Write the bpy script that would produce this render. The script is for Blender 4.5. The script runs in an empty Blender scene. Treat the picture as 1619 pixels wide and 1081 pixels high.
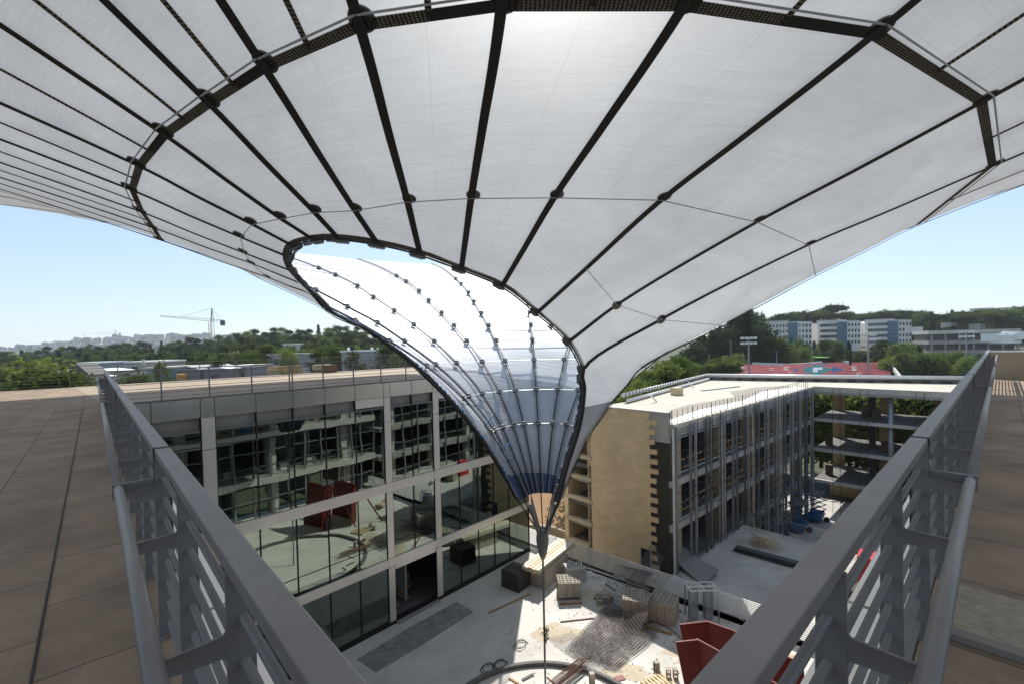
import bpy, math, random
import numpy as np
from mathutils import Vector, Matrix
R = random.Random(7)
S = bpy.context.scene
col = S.collection
rad = math.radians

# ------------------------------------------------------------------ camera, world, sun, exposure
EYE = np.array([0., 0., 1.65])
F = 716.; PX, PY = 809.5, 565.; W0 = 1619.
_p, _r = rad(-1.5), rad(1.26)
FW = np.array([0, math.cos(_p), math.sin(_p)]); _u = np.array([0, -math.sin(_p), math.cos(_p)]); _x = np.array([1., 0, 0])
RT = math.cos(_r)*_x - math.sin(_r)*_u; UP = math.sin(_r)*_x + math.cos(_r)*_u
cam = bpy.data.cameras.new('camera'); co = bpy.data.objects.new('camera', cam); col.objects.link(co)
cam.sensor_width = 36; cam.lens = F/W0*36; cam.shift_y = 24.5/W0; cam.clip_end = 9000; cam.clip_start = .05
m = Matrix.Identity(4)
for i in range(3):
    m[i][0] = RT[i]; m[i][1] = UP[i]; m[i][2] = -FW[i]; m[i][3] = EYE[i]
co.matrix_world = m
S.camera = co
SUN_AZ, SUN_EL = rad(6), rad(48)
w = bpy.data.worlds.new('World'); S.world = w; w.use_nodes = True
nt = w.node_tree; bg = nt.nodes['Background']
sky = nt.nodes.new('ShaderNodeTexSky'); sky.sky_type = 'NISHITA'; sky.sun_disc = False
sky.sun_elevation = SUN_EL; sky.sun_rotation = SUN_AZ; sky.air_density = 1.0; sky.dust_density = .35; sky.ozone_density = 1.2
skm = nt.nodes.new('ShaderNodeMix'); skm.data_type = 'RGBA'; skm.inputs[0].default_value = .5
nt.links.new(sky.outputs[0], skm.inputs[6]); skm.inputs[7].default_value = (3.9, 4.95, 6.1, 1)   # pale summer air mixed into the sky
nt.links.new(skm.outputs[2], bg.inputs[0]); bg.inputs[1].default_value = .108
sl = bpy.data.lights.new('sun', 'SUN'); sl.energy = 4.4; sl.angle = rad(.5); sl.color = (1, .955, .89)
so = bpy.data.objects.new('sun', sl); col.objects.link(so)
sd = Vector((math.sin(SUN_AZ)*math.cos(SUN_EL), math.cos(SUN_AZ)*math.cos(SUN_EL), math.sin(SUN_EL)))
so.rotation_euler = sd.to_track_quat('Z', 'Y').to_euler()
S.view_settings.view_transform = 'Standard'; S.view_settings.look = 'None'
S.view_settings.exposure = .55; S.view_settings.gamma = 1
S.render.engine = 'CYCLES'
S.cycles.max_bounces = 8; S.cycles.transparent_max_bounces = 16; S.cycles.volume_bounces = 0

# ------------------------------------------------------------------ measuring helpers
def ray(x, y): return FW + (x-PX)/F*RT - (y-PY)/F*UP
def atz(x, y, z):
    d = ray(x, y); return EYE + d*((z-EYE[2])/d[2])
def atd(x, y, Y):
    d = ray(x, y); return EYE + d*(Y/d[1])
def fl(x, y, z=-12.15):
    p = atz(x, y, z); return (float(p[0]), float(p[1]))

# ------------------------------------------------------------------ materials
MATS = {}
def mat(name, c, rough=.6, metal=0., c2=None, ns=1.5, amt=.5, bump=0., bs=20., spec=.5, obj_var=0.):
    if name in MATS: return MATS[name]
    M = bpy.data.materials.new(name); M.use_nodes = True
    n = M.node_tree.nodes; l = M.node_tree.links; P = n['Principled BSDF']
    P.inputs['Roughness'].default_value = rough; P.inputs['Metallic'].default_value = metal
    P.inputs['Specular IOR Level'].default_value = spec
    if c2 is None: c2 = tuple(v*.72 for v in c)
    g = n.new('ShaderNodeNewGeometry')
    t = n.new('ShaderNodeTexNoise'); t.inputs['Scale'].default_value = ns; t.inputs['Detail'].default_value = 7; t.inputs['Roughness'].default_value = .62
    l.new(g.outputs['Position'], t.inputs['Vector'])
    rp = n.new('ShaderNodeValToRGB'); rp.color_ramp.elements[0].position = .5-.35*(1-amt)-.12; rp.color_ramp.elements[1].position = .68
    rp.color_ramp.elements[0].color = (*c2, 1); rp.color_ramp.elements[1].color = (*c, 1)
    l.new(t.outputs[0], rp.inputs[0])
    out = rp.outputs[0]
    if obj_var:
        oi = n.new('ShaderNodeObjectInfo'); mr = n.new('ShaderNodeMapRange'); mr.inputs[3].default_value = 1-obj_var; mr.inputs[4].default_value = 1+obj_var
        l.new(oi.outputs['Random'], mr.inputs[0]); hv = n.new('ShaderNodeHueSaturation'); l.new(mr.outputs[0], hv.inputs['Value']); l.new(out, hv.inputs['Color']); out = hv.outputs[0]
    l.new(out, P.inputs['Base Color'])
    if bump:
        t2 = n.new('ShaderNodeTexNoise'); t2.inputs['Scale'].default_value = bs; t2.inputs['Detail'].default_value = 5
        l.new(g.outputs['Position'], t2.inputs['Vector'])
        b = n.new('ShaderNodeBump'); b.inputs['Strength'].default_value = bump; b.inputs['Distance'].default_value = .02
        l.new(t2.outputs[0], b.inputs['Height']); l.new(b.outputs[0], P.inputs['Normal'])
    MATS[name] = M; return M
def brick(name, base, dirx, diry, bw, rh, mortar, c1, c2, cm, vert=False, offset=.5, rough=.8, big=.25, bumpd=.01, vary=.35):
    """bricks or slabs laid along dirx (and diry, or up)"""
    M = bpy.data.materials.new(name); M.use_nodes = True
    n = M.node_tree.nodes; l = M.node_tree.links; P = n['Principled BSDF']; P.inputs['Roughness'].default_value = rough
    g = n.new('ShaderNodeNewGeometry')
    def dot(v):
        d = n.new('ShaderNodeVectorMath'); d.operation = 'DOT_PRODUCT'; l.new(g.outputs['Position'], d.inputs[0]); d.inputs[1].default_value = v; return d.outputs['Value']
    cx = n.new('ShaderNodeCombineXYZ'); l.new(dot((dirx[0], dirx[1], 0)), cx.inputs[0]); l.new(dot((0, 0, 1) if vert else (diry[0], diry[1], 0)), cx.inputs[1])
    ad = n.new('ShaderNodeVectorMath'); ad.operation = 'ADD'; l.new(cx.outputs[0], ad.inputs[0]); ad.inputs[1].default_value = (base[0], base[1], 0)
    b = n.new('ShaderNodeTexBrick'); l.new(ad.outputs[0], b.inputs['Vector'])
    b.offset = offset; b.inputs['Scale'].default_value = 1; b.inputs['Brick Width'].default_value = bw; b.inputs['Row Height'].default_value = rh
    b.inputs['Mortar Size'].default_value = mortar; b.inputs['Mortar Smooth'].default_value = .1; b.inputs['Bias'].default_value = 0
    b.inputs['Color1'].default_value = (*c1, 1); b.inputs['Color2'].default_value = (*c2, 1); b.inputs['Mortar'].default_value = (*cm, 1)
    t = n.new('ShaderNodeTexNoise'); t.inputs['Scale'].default_value = big; t.inputs['Detail'].default_value = 10; t.inputs['Roughness'].default_value = .65
    l.new(g.outputs['Position'], t.inputs['Vector'])
    mr = n.new('ShaderNodeMapRange'); mr.inputs[1].default_value = .3; mr.inputs[2].default_value = .7; mr.inputs[3].default_value = 1-vary; mr.inputs[4].default_value = 1.08
    l.new(t.outputs[0], mr.inputs[0])
    hv = n.new('ShaderNodeHueSaturation'); l.new(b.outputs['Color'], hv.inputs['Color']); l.new(mr.outputs[0], hv.inputs['Value'])
    l.new(hv.outputs[0], P.inputs['Base Color'])
    t2 = n.new('ShaderNodeTexNoise'); t2.inputs['Scale'].default_value = 40; t2.inputs['Detail'].default_value = 6; l.new(g.outputs['Position'], t2.inputs['Vector'])
    sb = n.new('ShaderNodeMath'); sb.operation = 'MULTIPLY_ADD'; l.new(b.outputs['Fac'], sb.inputs[0]); sb.inputs[1].default_value = -1.; l.new(t2.outputs[0], sb.inputs[2])
    bp = n.new('ShaderNodeBump'); bp.inputs['Strength'].default_value = .6; bp.inputs['Distance'].default_value = bumpd
    l.new(sb.outputs[0], bp.inputs['Height']); l.new(bp.outputs[0], P.inputs['Normal'])
    MATS[name] = M; return M

dL = np.array([-.679, .734]); nL = np.array([.734, .679]); P0 = np.array([0., .4635])
dR = np.array([.734, .679]); nR = np.array([-.679, .734])
dA = np.array([.678, .735]); nA = np.array([.735, -.678]); A0 = np.array([-11.25, 17.0])
B0 = np.array([9.41, 26.66]); nB = np.array([.679, -.734]); gB = -nB
C0 = B0 + dR*29.3
YR0 = np.array([1.82, 30.27]); dY = np.array([.742, -.67]); nY = np.array([-.67, -.742])

STEEL = mat('painted_steel', (.20, .188, .185), .45, .15, c2=(.145, .137, .136), ns=3, bump=.04, bs=60)
STEEL2 = mat('galvanised_steel', (.34, .36, .38), .42, .6, c2=(.24, .26, .28), ns=6)
STEELB = mat('blue_grey_steel', (.44, .445, .46), .5, .2, c2=(.30, .31, .33), ns=5)
DARK = mat('dark_steel', (.03, .032, .036), .5, .2)
BLACK = mat('black_rubber', (.012, .012, .013), .7)
ALU = mat('aluminium_panel', (.78, .75, .68), .22, .8, c2=(.60, .60, .60), ns=.7, amt=.3, bump=.22, bs=1.6)
ALU2 = mat('aluminium_panel_clean', (.80, .76, .70), .35, .45, c2=(.70, .67, .63), ns=.9, amt=.3, bump=.25, bs=2.2)
CONC = mat('raw_concrete', (.36, .345, .32), .85, c2=(.22, .21, .195), ns=1.2, amt=.6, bump=.25, bs=9)
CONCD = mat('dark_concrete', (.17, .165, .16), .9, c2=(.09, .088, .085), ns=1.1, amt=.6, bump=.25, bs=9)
CONCL = mat('pale_concrete', (.56, .54, .50), .85, c2=(.40, .38, .345), ns=.5, amt=.7, bump=.2, bs=6)
FLOOR = mat('concrete_deck', (.66, .635, .59), .88, c2=(.47, .45, .41), ns=.45, amt=.85, bump=.25, bs=7)
FLOORY = mat('dusty_deck', (.52, .49, .45), .9, c2=(.36, .34, .31), ns=.5, amt=.8, bump=.25, bs=7)
SCREED = mat('cream_screed', (.56, .51, .42), .9, c2=(.38, .34, .27), ns=.6, amt=.6, bump=.2, bs=7)
SCREED2 = mat('grey_screed', (.31, .275, .225), .9, c2=(.23, .20, .165), ns=.9, bump=.2, bs=7)
WHITE = mat('white_paint', (.78, .77, .74), .6, c2=(.66, .65, .62))
PIPE = mat('white_pipe', (.74, .73, .71), .4, .2, c2=(.6, .59, .57), ns=4)
WOOD = mat('timber', (.42, .26, .12), .75, c2=(.27, .155, .07), ns=7)
WOODL = mat('pale_timber', (.62, .50, .30), .7, c2=(.46, .35, .19), ns=6)
RUST = mat('rusty_rebar', (.19, .10, .07), .8, c2=(.11, .07, .055), ns=9)
REBAR = mat('grey_rebar', (.17, .15, .145), .65, .4, c2=(.115, .10, .095), ns=9)
REDM = mat('red_lacquer_steel', (.17, .013, .008), .55, c2=(.14, .011, .007), ns=1.5)
REDP = mat('red_plastic', (.55, .02, .025), .45, c2=(.42, .015, .02))
BLOCK = mat('concrete_block', (.44, .40, .33), .92, c2=(.32, .285, .23), ns=5, bump=.4, bs=60)
BLOCKD = mat('dark_formwork', (.075, .065, .055), .8, c2=(.04, .035, .03), ns=6, bump=.4, bs=40)
BLUE = mat('blue_webbing', (.02, .16, .42), .6)
BLUEP = mat('blue_steel', (.03, .13, .30), .5, .1)
STRAP = mat('black_webbing', (.028, .026, .026), .8, c2=(.014, .013, .013), ns=60)
CLAMP = mat('cast_clamp', (.15, .145, .14), .5, .5)
EDGE = mat('edge_webbing', (.105, .095, .08), .75, c2=(.07, .063, .053), ns=40)
GLASSD = mat('dark_window', (.03, .045, .06), .12, .0, spec=.9)
GLASSB = mat('blue_glass', (.05, .13, .20), .12, .3, c2=(.03, .08, .13), ns=.3)
SOIL = mat('ochre_soil', (.33, .21, .11), .95, c2=(.22, .14, .075), ns=.7, bump=.5, bs=4)
GROUND = mat('dry_ground', (.085, .085, .045), .95, c2=(.03, .045, .018), ns=.05, amt=.6)
STONE = brick('yellow_limestone', (0, 0), (nB[0], nB[1]), None, .62, .30, .006, (.86, .66, .41), (.78, .585, .345), (.66, .50, .31), vert=True, big=.5, vary=.16)
STONE2 = brick('yellow_limestone_side', (0, 0), (dR[0], dR[1]), None, .62, .30, .006, (.86, .66, .41), (.78, .585, .345), (.66, .50, .31), vert=True, big=.5, vary=.16)
PAVL = brick('left_paving_slabs', (0, .285), (dL[0], dL[1]), (nL[0], nL[1]), .95, .6, .005, (.335, .245, .165), (.27, .195, .13), (.045, .035, .028), big=1.3, vary=.48, bumpd=.015)
PAVR = brick('right_paving_slabs', (0, .3), (dR[0], dR[1]), (nR[0], nR[1]), .95, .6, .005, (.335, .245, .165), (.27, .195, .13), (.045, .035, .028), big=1.3, vary=.48, bumpd=.015)
ROOFP = brick('roof_paving', (0, 0), (dA[0], dA[1]), (nA[0], nA[1]), .95, .6, .005, (.36, .28, .20), (.31, .24, .17), (.10, .08, .06), big=.4, vary=.2)

def glass_mat():
    M = bpy.data.materials.new('coated_glass'); M.use_nodes = True; n = M.node_tree.nodes; l = M.node_tree.links
    n.remove(n['Principled BSDF']); o = n['Material Output']
    tr = n.new('ShaderNodeBsdfTransparent'); tr.inputs[0].default_value = (.16, .23, .22, 1)
    gl = n.new('ShaderNodeBsdfGlossy'); gl.inputs['Color'].default_value = (.76, .90, .80, 1); gl.inputs['Roughness'].default_value = .004
    fr = n.new('ShaderNodeFresnel'); fr.inputs[0].default_value = 1.9
    ma = n.new('ShaderNodeMath'); ma.operation = 'MULTIPLY_ADD'; ma.inputs[1].default_value = 1.1; ma.inputs[2].default_value = .20; l.new(fr.outputs[0], ma.inputs[0])
    g = n.new('ShaderNodeNewGeometry'); t = n.new('ShaderNodeTexNoise'); t.inputs['Scale'].default_value = .45; l.new(g.outputs['Position'], t.inputs['Vector'])
    b = n.new('ShaderNodeBump'); b.inputs['Strength'].default_value = .12; b.inputs['Distance'].default_value = .05; l.new(t.outputs[0], b.inputs['Height']); l.new(b.outputs[0], gl.inputs['Normal'])
    mx = n.new('ShaderNodeMixShader'); l.new(ma.outputs[0], mx.inputs[0]); l.new(tr.outputs[0], mx.inputs[1]); l.new(gl.outputs[0], mx.inputs[2]); l.new(mx.outputs[0], o.inputs[0])
    return M
GLASS = glass_mat()
def fabric(name, kt, c=(.82, .83, .84), spec_t=.0):
    M = bpy.data.materials.new(name); M.use_nodes = True; n = M.node_tree.nodes; l = M.node_tree.links
    n.remove(n['Principled BSDF']); o = n['Material Output']
    uv = n.new('ShaderNodeUVMap')
    g = n.new('ShaderNodeNewGeometry')
    t = n.new('ShaderNodeTexNoise'); t.inputs['Scale'].default_value = .8; t.inputs['Detail'].default_value = 8; t.inputs['Roughness'].default_value = .6; l.new(g.outputs['Position'], t.inputs['Vector'])
    # weave: fine streaks along both thread directions
    mp = n.new('ShaderNodeMapping'); mp.inputs['Scale'].default_value = (2.2, 90, 1); l.new(uv.outputs[0], mp.inputs[0])
    t1 = n.new('ShaderNodeTexNoise'); t1.inputs['Scale'].default_value = 1; t1.inputs['Detail'].default_value = 5; l.new(mp.outputs[0], t1.inputs['Vector'])
    mp2 = n.new('ShaderNodeMapping'); mp2.inputs['Scale'].default_value = (90, 2.2, 1); l.new(uv.outputs[0], mp2.inputs[0])
    t2 = n.new('ShaderNodeTexNoise'); t2.inputs['Scale'].default_value = 1; t2.inputs['Detail'].default_value = 5; l.new(mp2.outputs[0], t2.inputs['Vector'])
    a1 = n.new('ShaderNodeMath'); a1.operation = 'ADD'; l.new(t1.outputs[0], a1.inputs[0]); l.new(t2.outputs[0], a1.inputs[1])
    a2 = n.new('ShaderNodeMath'); a2.operation = 'ADD'; l.new(a1.outputs[0], a2.inputs[0]); l.new(t.outputs[0], a2.inputs[1])
    mr = n.new('ShaderNodeMapRange'); mr.inputs[1].default_value = 1.1; mr.inputs[2].default_value = 1.9; mr.inputs[3].default_value = .86; mr.inputs[4].default_value = 1.04; l.new(a2.outputs[0], mr.inputs[0])
    hv = n.new('ShaderNodeHueSaturation'); hv.inputs['Color'].default_value = (*c, 1); l.new(mr.outputs[0], hv.inputs['Value'])
    # seam: thin stitched line at mid panel, and uneven mottling of the cloth
    sx = n.new('ShaderNodeSeparateXYZ'); l.new(uv.outputs[0], sx.inputs[0])
    fr_ = n.new('ShaderNodeMath'); fr_.operation = 'MODULO'; fr_.inputs[1].default_value = 1.7; l.new(sx.outputs[0], fr_.inputs[0])
    cm_ = n.new('ShaderNodeMath'); cm_.operation = 'COMPARE'; cm_.inputs[1].default_value = .80; cm_.inputs[2].default_value = .006; l.new(fr_.outputs[0], cm_.inputs[0])
    tb_ = n.new('ShaderNodeTexNoise'); tb_.inputs['Scale'].default_value = .35; tb_.inputs['Detail'].default_value = 4; tb_.inputs['Distortion'].default_value = 1.2; l.new(g.outputs['Position'], tb_.inputs['Vector'])
    mb_ = n.new('ShaderNodeMapRange'); mb_.inputs[1].default_value = .35; mb_.inputs[2].default_value = .65; mb_.inputs[3].default_value = .90; mb_.inputs[4].default_value = 1.05; l.new(tb_.outputs[0], mb_.inputs[0])
    hv2 = n.new('ShaderNodeHueSaturation'); l.new(hv.outputs[0], hv2.inputs['Color']); l.new(mb_.outputs[0], hv2.inputs['Value'])
    sm = n.new('ShaderNodeMix'); sm.data_type = 'RGBA'; sm.inputs[7].default_value = (c[0]*.80, c[1]*.76, c[2]*.62, 1); l.new(hv2.outputs[0], sm.inputs[6])
    sf = n.new('ShaderNodeMath'); sf.operation = 'MULTIPLY'; sf.inputs[1].default_value = .7; l.new(cm_.outputs[0], sf.inputs[0]); l.new(sf.outputs[0], sm.inputs[0])
    cloth = sm.outputs[2]
    b = n.new('ShaderNodeBump'); b.inputs['Strength'].default_value = .5; b.inputs['Distance'].default_value = .02
    mp3 = n.new('ShaderNodeMapping'); mp3.inputs['Scale'].default_value = (.8, 4.5, 1); l.new(uv.outputs[0], mp3.inputs[0])
    t3 = n.new('ShaderNodeTexNoise'); t3.inputs['Scale'].default_value = 1; t3.inputs['Detail'].default_value = 6; l.new(mp3.outputs[0], t3.inputs['Vector']); l.new(t3.outputs[0], b.inputs['Height'])
    b.inputs['Distance'].default_value = .06
    df = n.new('ShaderNodeBsdfDiffuse'); tl = n.new('ShaderNodeBsdfTranslucent')
    for q in (df, tl): l.new(cloth, q.inputs[0]); l.new(b.outputs[0], q.inputs['Normal'])
    mx = n.new('ShaderNodeMixShader'); mx.inputs[0].default_value = kt; l.new(df.outputs[0], mx.inputs[1]); l.new(tl.outputs[0], mx.inputs[2])
    gs = n.new('ShaderNodeBsdfGlossy'); gs.inputs['Roughness'].default_value = .5; gs.inputs['Color'].default_value = (*c, 1)
    fz = n.new('ShaderNodeFresnel'); fz.inputs[0].default_value = 1.4
    m0 = n.new('ShaderNodeMixShader'); fm = n.new('ShaderNodeMath'); fm.operation = 'MULTIPLY'; fm.inputs[1].default_value = .13; l.new(fz.outputs[0], fm.inputs[0]); l.new(fm.outputs[0], m0.inputs[0]); l.new(mx.outputs[0], m0.inputs[1]); l.new(gs.outputs[0], m0.inputs[2]); mx = m0
    last = mx
    if spec_t:
        rf = n.new('ShaderNodeBsdfRefraction'); rf.distribution = 'GGX'; rf.inputs['IOR'].default_value = 1.28; rf.inputs['Roughness'].default_value = .92; rf.inputs['Color'].default_value = (*c, 1)
        m2 = n.new('ShaderNodeMixShader'); m2.inputs[0].default_value = spec_t; l.new(mx.outputs[0], m2.inputs[1]); l.new(rf.outputs[0], m2.inputs[2]); last = m2
    l.new(last.outputs[0], o.inputs[0]); return M
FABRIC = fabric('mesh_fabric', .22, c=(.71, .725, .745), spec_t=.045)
FABSHADE = fabric('shade_toned_mesh_fabric', .05, c=(.44, .45, .475), spec_t=.0)  # same mesh cloth, with the funnel's shade put into a darker colour
FABDARK = fabric('double_mesh_fabric', .12, c=(.10, .13, .22))
def webbing(name):
    M = bpy.data.materials.new(name); M.use_nodes = True; n = M.node_tree.nodes; l = M.node_tree.links
    P = n['Principled BSDF']; P.inputs['Roughness'].default_value = .8; o = n['Material Output']
    uv = n.new('ShaderNodeUVMap'); mp = n.new('ShaderNodeMapping'); mp.inputs['Scale'].default_value = (22, 5, 1); l.new(uv.outputs[0], mp.inputs[0])
    c = n.new('ShaderNodeTexVoronoi'); c.inputs['Scale'].default_value = 1; c.inputs['Randomness'].default_value = .15; l.new(mp.outputs[0], c.inputs['Vector'])
    ls = n.new('ShaderNodeMath'); ls.operation = 'LESS_THAN'; ls.inputs[1].default_value = .33; l.new(c.outputs['Distance'], ls.inputs[0])
    P.inputs['Base Color'].default_value = (.03, .027, .024, 1)
    tl = n.new('ShaderNodeBsdfTranslucent'); tl.inputs[0].default_value = (.50, .46, .39, 1)
    mx = n.new('ShaderNodeMixShader'); l.new(ls.outputs[0], mx.inputs[0]); l.new(P.outputs[0], mx.inputs[1]); l.new(tl.outputs[0], mx.inputs[2]); l.new(mx.outputs[0], o.inputs[0])
    return M
PERF = webbing('perforated_webbing')
def leaf_mat(name, c, c2):
    M = bpy.data.materials.new(name); M.use_nodes = True; n = M.node_tree.nodes; l = M.node_tree.links
    n.remove(n['Principled BSDF']); o = n['Material Output']
    oi = n.new('ShaderNodeObjectInfo'); g = n.new('ShaderNodeNewGeometry'); t = n.new('ShaderNodeTexNoise'); t.inputs['Scale'].default_value = .9; l.new(g.outputs['Position'], t.inputs['Vector'])
    a = n.new('ShaderNodeMath'); a.operation = 'ADD'; l.new(t.outputs[0], a.inputs[0])
    s = n.new('ShaderNodeMath'); s.operation = 'MULTIPLY_ADD'; s.inputs[1].default_value = .8; s.inputs[2].default_value = -.4; l.new(oi.outputs['Random'], s.inputs[0]); l.new(s.outputs[0], a.inputs[1])
    rp = n.new('ShaderNodeValToRGB'); rp.color_ramp.elements[0].position = .3; rp.color_ramp.elements[1].position = .72
    rp.color_ramp.elements[0].color = (*c2, 1); rp.color_ramp.elements[1].color = (*c, 1); l.new(a.outputs[0], rp.inputs[0])
    df = n.new('ShaderNodeBsdfDiffuse'); tl = n.new('ShaderNodeBsdfTranslucent'); l.new(rp.outputs[0], df.inputs[0]); l.new(rp.outputs[0], tl.inputs[0])
    mx = n.new('ShaderNodeMixShader'); mx.inputs[0].default_value = .35; l.new(df.outputs[0], mx.inputs[1]); l.new(tl.outputs[0], mx.inputs[2]); l.new(mx.outputs[0], o.inputs[0])
    return M
LEAFP = leaf_mat('pine_needles', (.115, .15, .045), (.04, .062, .02))
LEAFC = leaf_mat('cypress_leaves', (.05, .075, .03), (.02, .036, .015))
LEAFB = leaf_mat('broad_leaves', (.19, .24, .06), (.06, .095, .022))
BARK = mat('bark', (.13, .10, .075), .95, c2=(.08, .06, .045))

# ------------------------------------------------------------------ building helpers
def tag(o, label=None, cat=None, group=None, kind=None):
    if label: o['label'] = label
    if cat: o['category'] = cat
    if group: o['group'] = group
    if kind: o['kind'] = kind
    return o
def empty(name, loc, label=None, cat=None, group=None):
    o = bpy.data.objects.new(name, None); o.location = loc; col.objects.link(o); o.empty_display_size = .2
    return tag(o, label, cat, group)
class MB:
    def __init__(s): s.v = []; s.f = []; s.uv = {}
    def add(s, vs, fs):
        k = len(s.v); s.v += [tuple(map(float, p)) for p in vs]; s.f += [tuple(k+i for i in f) for f in fs]; return s
    def hexa(s, b, t):   # four bottom points, four top points
        return s.add(list(b)+list(t), [(3, 2, 1, 0), (4, 5, 6, 7), (0, 1, 5, 4), (1, 2, 6, 5), (2, 3, 7, 6), (3, 0, 4, 7)])
    def box(s, x0, x1, y0, y1, z0, z1):
        return s.hexa([(x0, y0, z0), (x1, y0, z0), (x1, y1, z0), (x0, y1, z0)], [(x0, y0, z1), (x1, y0, z1), (x1, y1, z1), (x0, y1, z1)])
    def fbox(s, fr, a0, a1, n0, n1, z0, z1):   # box in a wall frame: (origin, along, outward)
        o, d, n = fr
        q = [o+d*a+n*b for a, b in ((a0, n0), (a1, n0), (a1, n1), (a0, n1))]
        if d[0]*n[1]-d[1]*n[0] < 0: q = q[::-1]
        return s.hexa([(p[0], p[1], z0) for p in q], [(p[0], p[1], z1) for p in q])
    def rbox(s, cx, cy, ang, lx, ly, z0, z1, taper=1.):
        c, k = math.cos(ang), math.sin(ang)
        P = lambda x, y, z, t: (cx+(x*c-y*k)*t, cy+(x*k+y*c)*t, z)
        q = [(-lx/2, -ly/2), (lx/2, -ly/2), (lx/2, ly/2), (-lx/2, ly/2)]
        return s.hexa([P(x, y, z0, 1) for x, y in q], [P(x, y, z1, taper) for x, y in q])
    def tube(s, pts, r, n=6, cap=True, r2=None):
        pts = [Vector(p) for p in pts]; k0 = len(s.v); up = None
        N = len(pts)
        for i, p in enumerate(pts):
            t = (pts[min(i+1, N-1)]-pts[max(i-1, 0)]).normalized()
            if up is None:
                up = Vector((0, 0, 1)) if abs(t.z) < .9 else Vector((1, 0, 0))
            a = t.cross(up).normalized(); b = a.cross(t).normalized(); up = b
            rr = r if r2 is None else r+(r2-r)*i/(N-1)
            for j in range(n):
                w_ = 2*math.pi*j/n; q = p+a*(math.cos(w_)*rr)+b*(math.sin(w_)*rr); s.v.append(tuple(q))
        for i in range(N-1):
            for j in range(n):
                a_ = k0+i*n+j; b_ = k0+i*n+(j+1) % n; s.f.append((a_, b_, b_+n, a_+n))
        if cap:
            s.f.append(tuple(k0+j for j in range(n))[::-1]); s.f.append(tuple(k0+(N-1)*n+j for j in range(n)))
        return s
    def bar(s, p, q, w_, h_):   # rectangular bar
        p, q = Vector(p), Vector(q); t = (q-p).normalized(); up = Vector((0, 0, 1)) if abs(t.z) < .95 else Vector((1, 0, 0))
        a = t.cross(up).normalized()*w_/2; b = a.normalized().cross(t).normalized()*h_/2
        return s.hexa([p-a-b, p+a-b, q+a-b, q-a-b], [p-a+b, p+a+b, q+a+b, q-a+b])
    def ribbon(s, C, T, wd, th):   # strap: centres, width directions, thickness directions handled by caller
        k = len(s.v)
        for c, t, nn in zip(C, T, th):
            c, t, nn = Vector(c), Vector(t), Vector(nn)
            for sg, sn in ((-1, -1), (1, -1), (1, 1), (-1, 1)): s.v.append(tuple(c+t*(sg*wd/2)+nn*(sn*.006)))
        for i in range(len(C)-1):
            for j in range(4):
                a = k+i*4+j; b = k+i*4+(j+1) % 4; s.f.append((a, b, b+4, a+4))
        return s
    def build(s, name, m_, parent=None, smooth=False, label=None, cat=None, group=None, kind=None, bevel=0):
        me = bpy.data.meshes.new(name); off = Vector((0, 0, 0))
        o = bpy.data.objects.new(name, me); col.objects.link(o)
        if parent is not None:
            o.parent = parent
            p = parent
            while p is not None: off = off+Vector(p.location); p = p.parent
            vs = [(x-off[0], y-off[1], z-off[2]) for x, y, z in s.v]
        elif s.v:
            a = np.array(s.v); c = a.mean(0); c[2] = a[:, 2].min(); o.location = tuple(c); vs = [tuple(p) for p in (a-c)]
        else: vs = s.v
        me.from_pydata(vs, [], s.f); me.materials.append(m_)
        if smooth: me.polygons.foreach_set('use_smooth', [True]*len(me.polygons))
        me.update()
        if bevel:
            b = o.modifiers.new('bevel', 'BEVEL'); b.width = bevel; b.segments = 2; b.limit_method = 'ANGLE'
        return tag(o, label, cat, group, kind)
def copy_tree(o, parent=None):
    c = o.copy(); col.objects.link(c)
    if parent is not None: c.parent = parent
    for ch in list(o.children): copy_tree(ch, c)
    return c
def relink(o, loc, rz=0., s=1., label=None, group=None):
    o.location = loc; o.rotation_euler = (0, 0, rz); o.scale = (s, s, s)
    if label: o['label'] = label
    if group: o['group'] = group
    return o
FL_ = (P0, dL, nL); FR_ = (P0, dR, nR); FA = (A0, dA, nA); FB = (B0, dR, nB); FG = (B0, gB, -dR); FC = (C0, nB, -dR); FY = (YR0, dY, nY)
def P(fr, a, n, z): q = fr[0]+fr[1]*a+fr[2]*n; return (float(q[0]), float(q[1]), z)
#@@STAGE structure
# ------------------------------------------------------------------ terrain
XT = [0, 60, 95, 130, 180, 240, 330, 450, 700, 1000, 1500, 2200, 8000]
YT = [-16.5, -16, -13, -11.5, -10, -8, -1, 2, -4, 8, 50, 62, 62]
def H(x, y):
    Y = max(y, 1e-3); r = math.hypot(x, y); t = x/max(abs(y), 1.)
    h = float(np.interp(max(y, r*.6), XT, YT))
    far = max(0, min(1, (-.2-t)/.3))
    if y > 600: h = h*far + (1-far)*min(h, 2)
    if y > 700: h *= float(np.interp(-t, [.2, .5, 1.0, 1.25], [1, 1, .62, .40]))
    h += 9*math.exp(-((t+.42)/.20)**2)*math.exp(-((Y-260)/90)**2)
    h += 15*math.exp(-((t-1.15)/.34)**2)*math.exp(-((Y-360)/120)**2)
    return h
mb = MB(); NA, NR = 90, 60
rr_ = [3*(1.135**i) for i in range(NR)]
rr_ = [r for r in rr_ if r < 2100]+[2300]
mb.v.append((0, 0, -16.5))
for r in rr_:
    for j in range(NA):
        a = 2*math.pi*j/NA; x, y = r*math.sin(a), r*math.cos(a)
        mb.v.append((x, y, H(x, y) if y > 0 else -16.5+min(max(r-60, 0)*.08, 12)))
for j in range(NA): mb.f.append((0, 1+(j+1) % NA, 1+j))
for i in range(len(rr_)-1):
    for j in range(NA):
        a = 1+i*NA+j; b = 1+i*NA+(j+1) % NA; mb.f.append((a, b, b+NA, a+NA))
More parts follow.
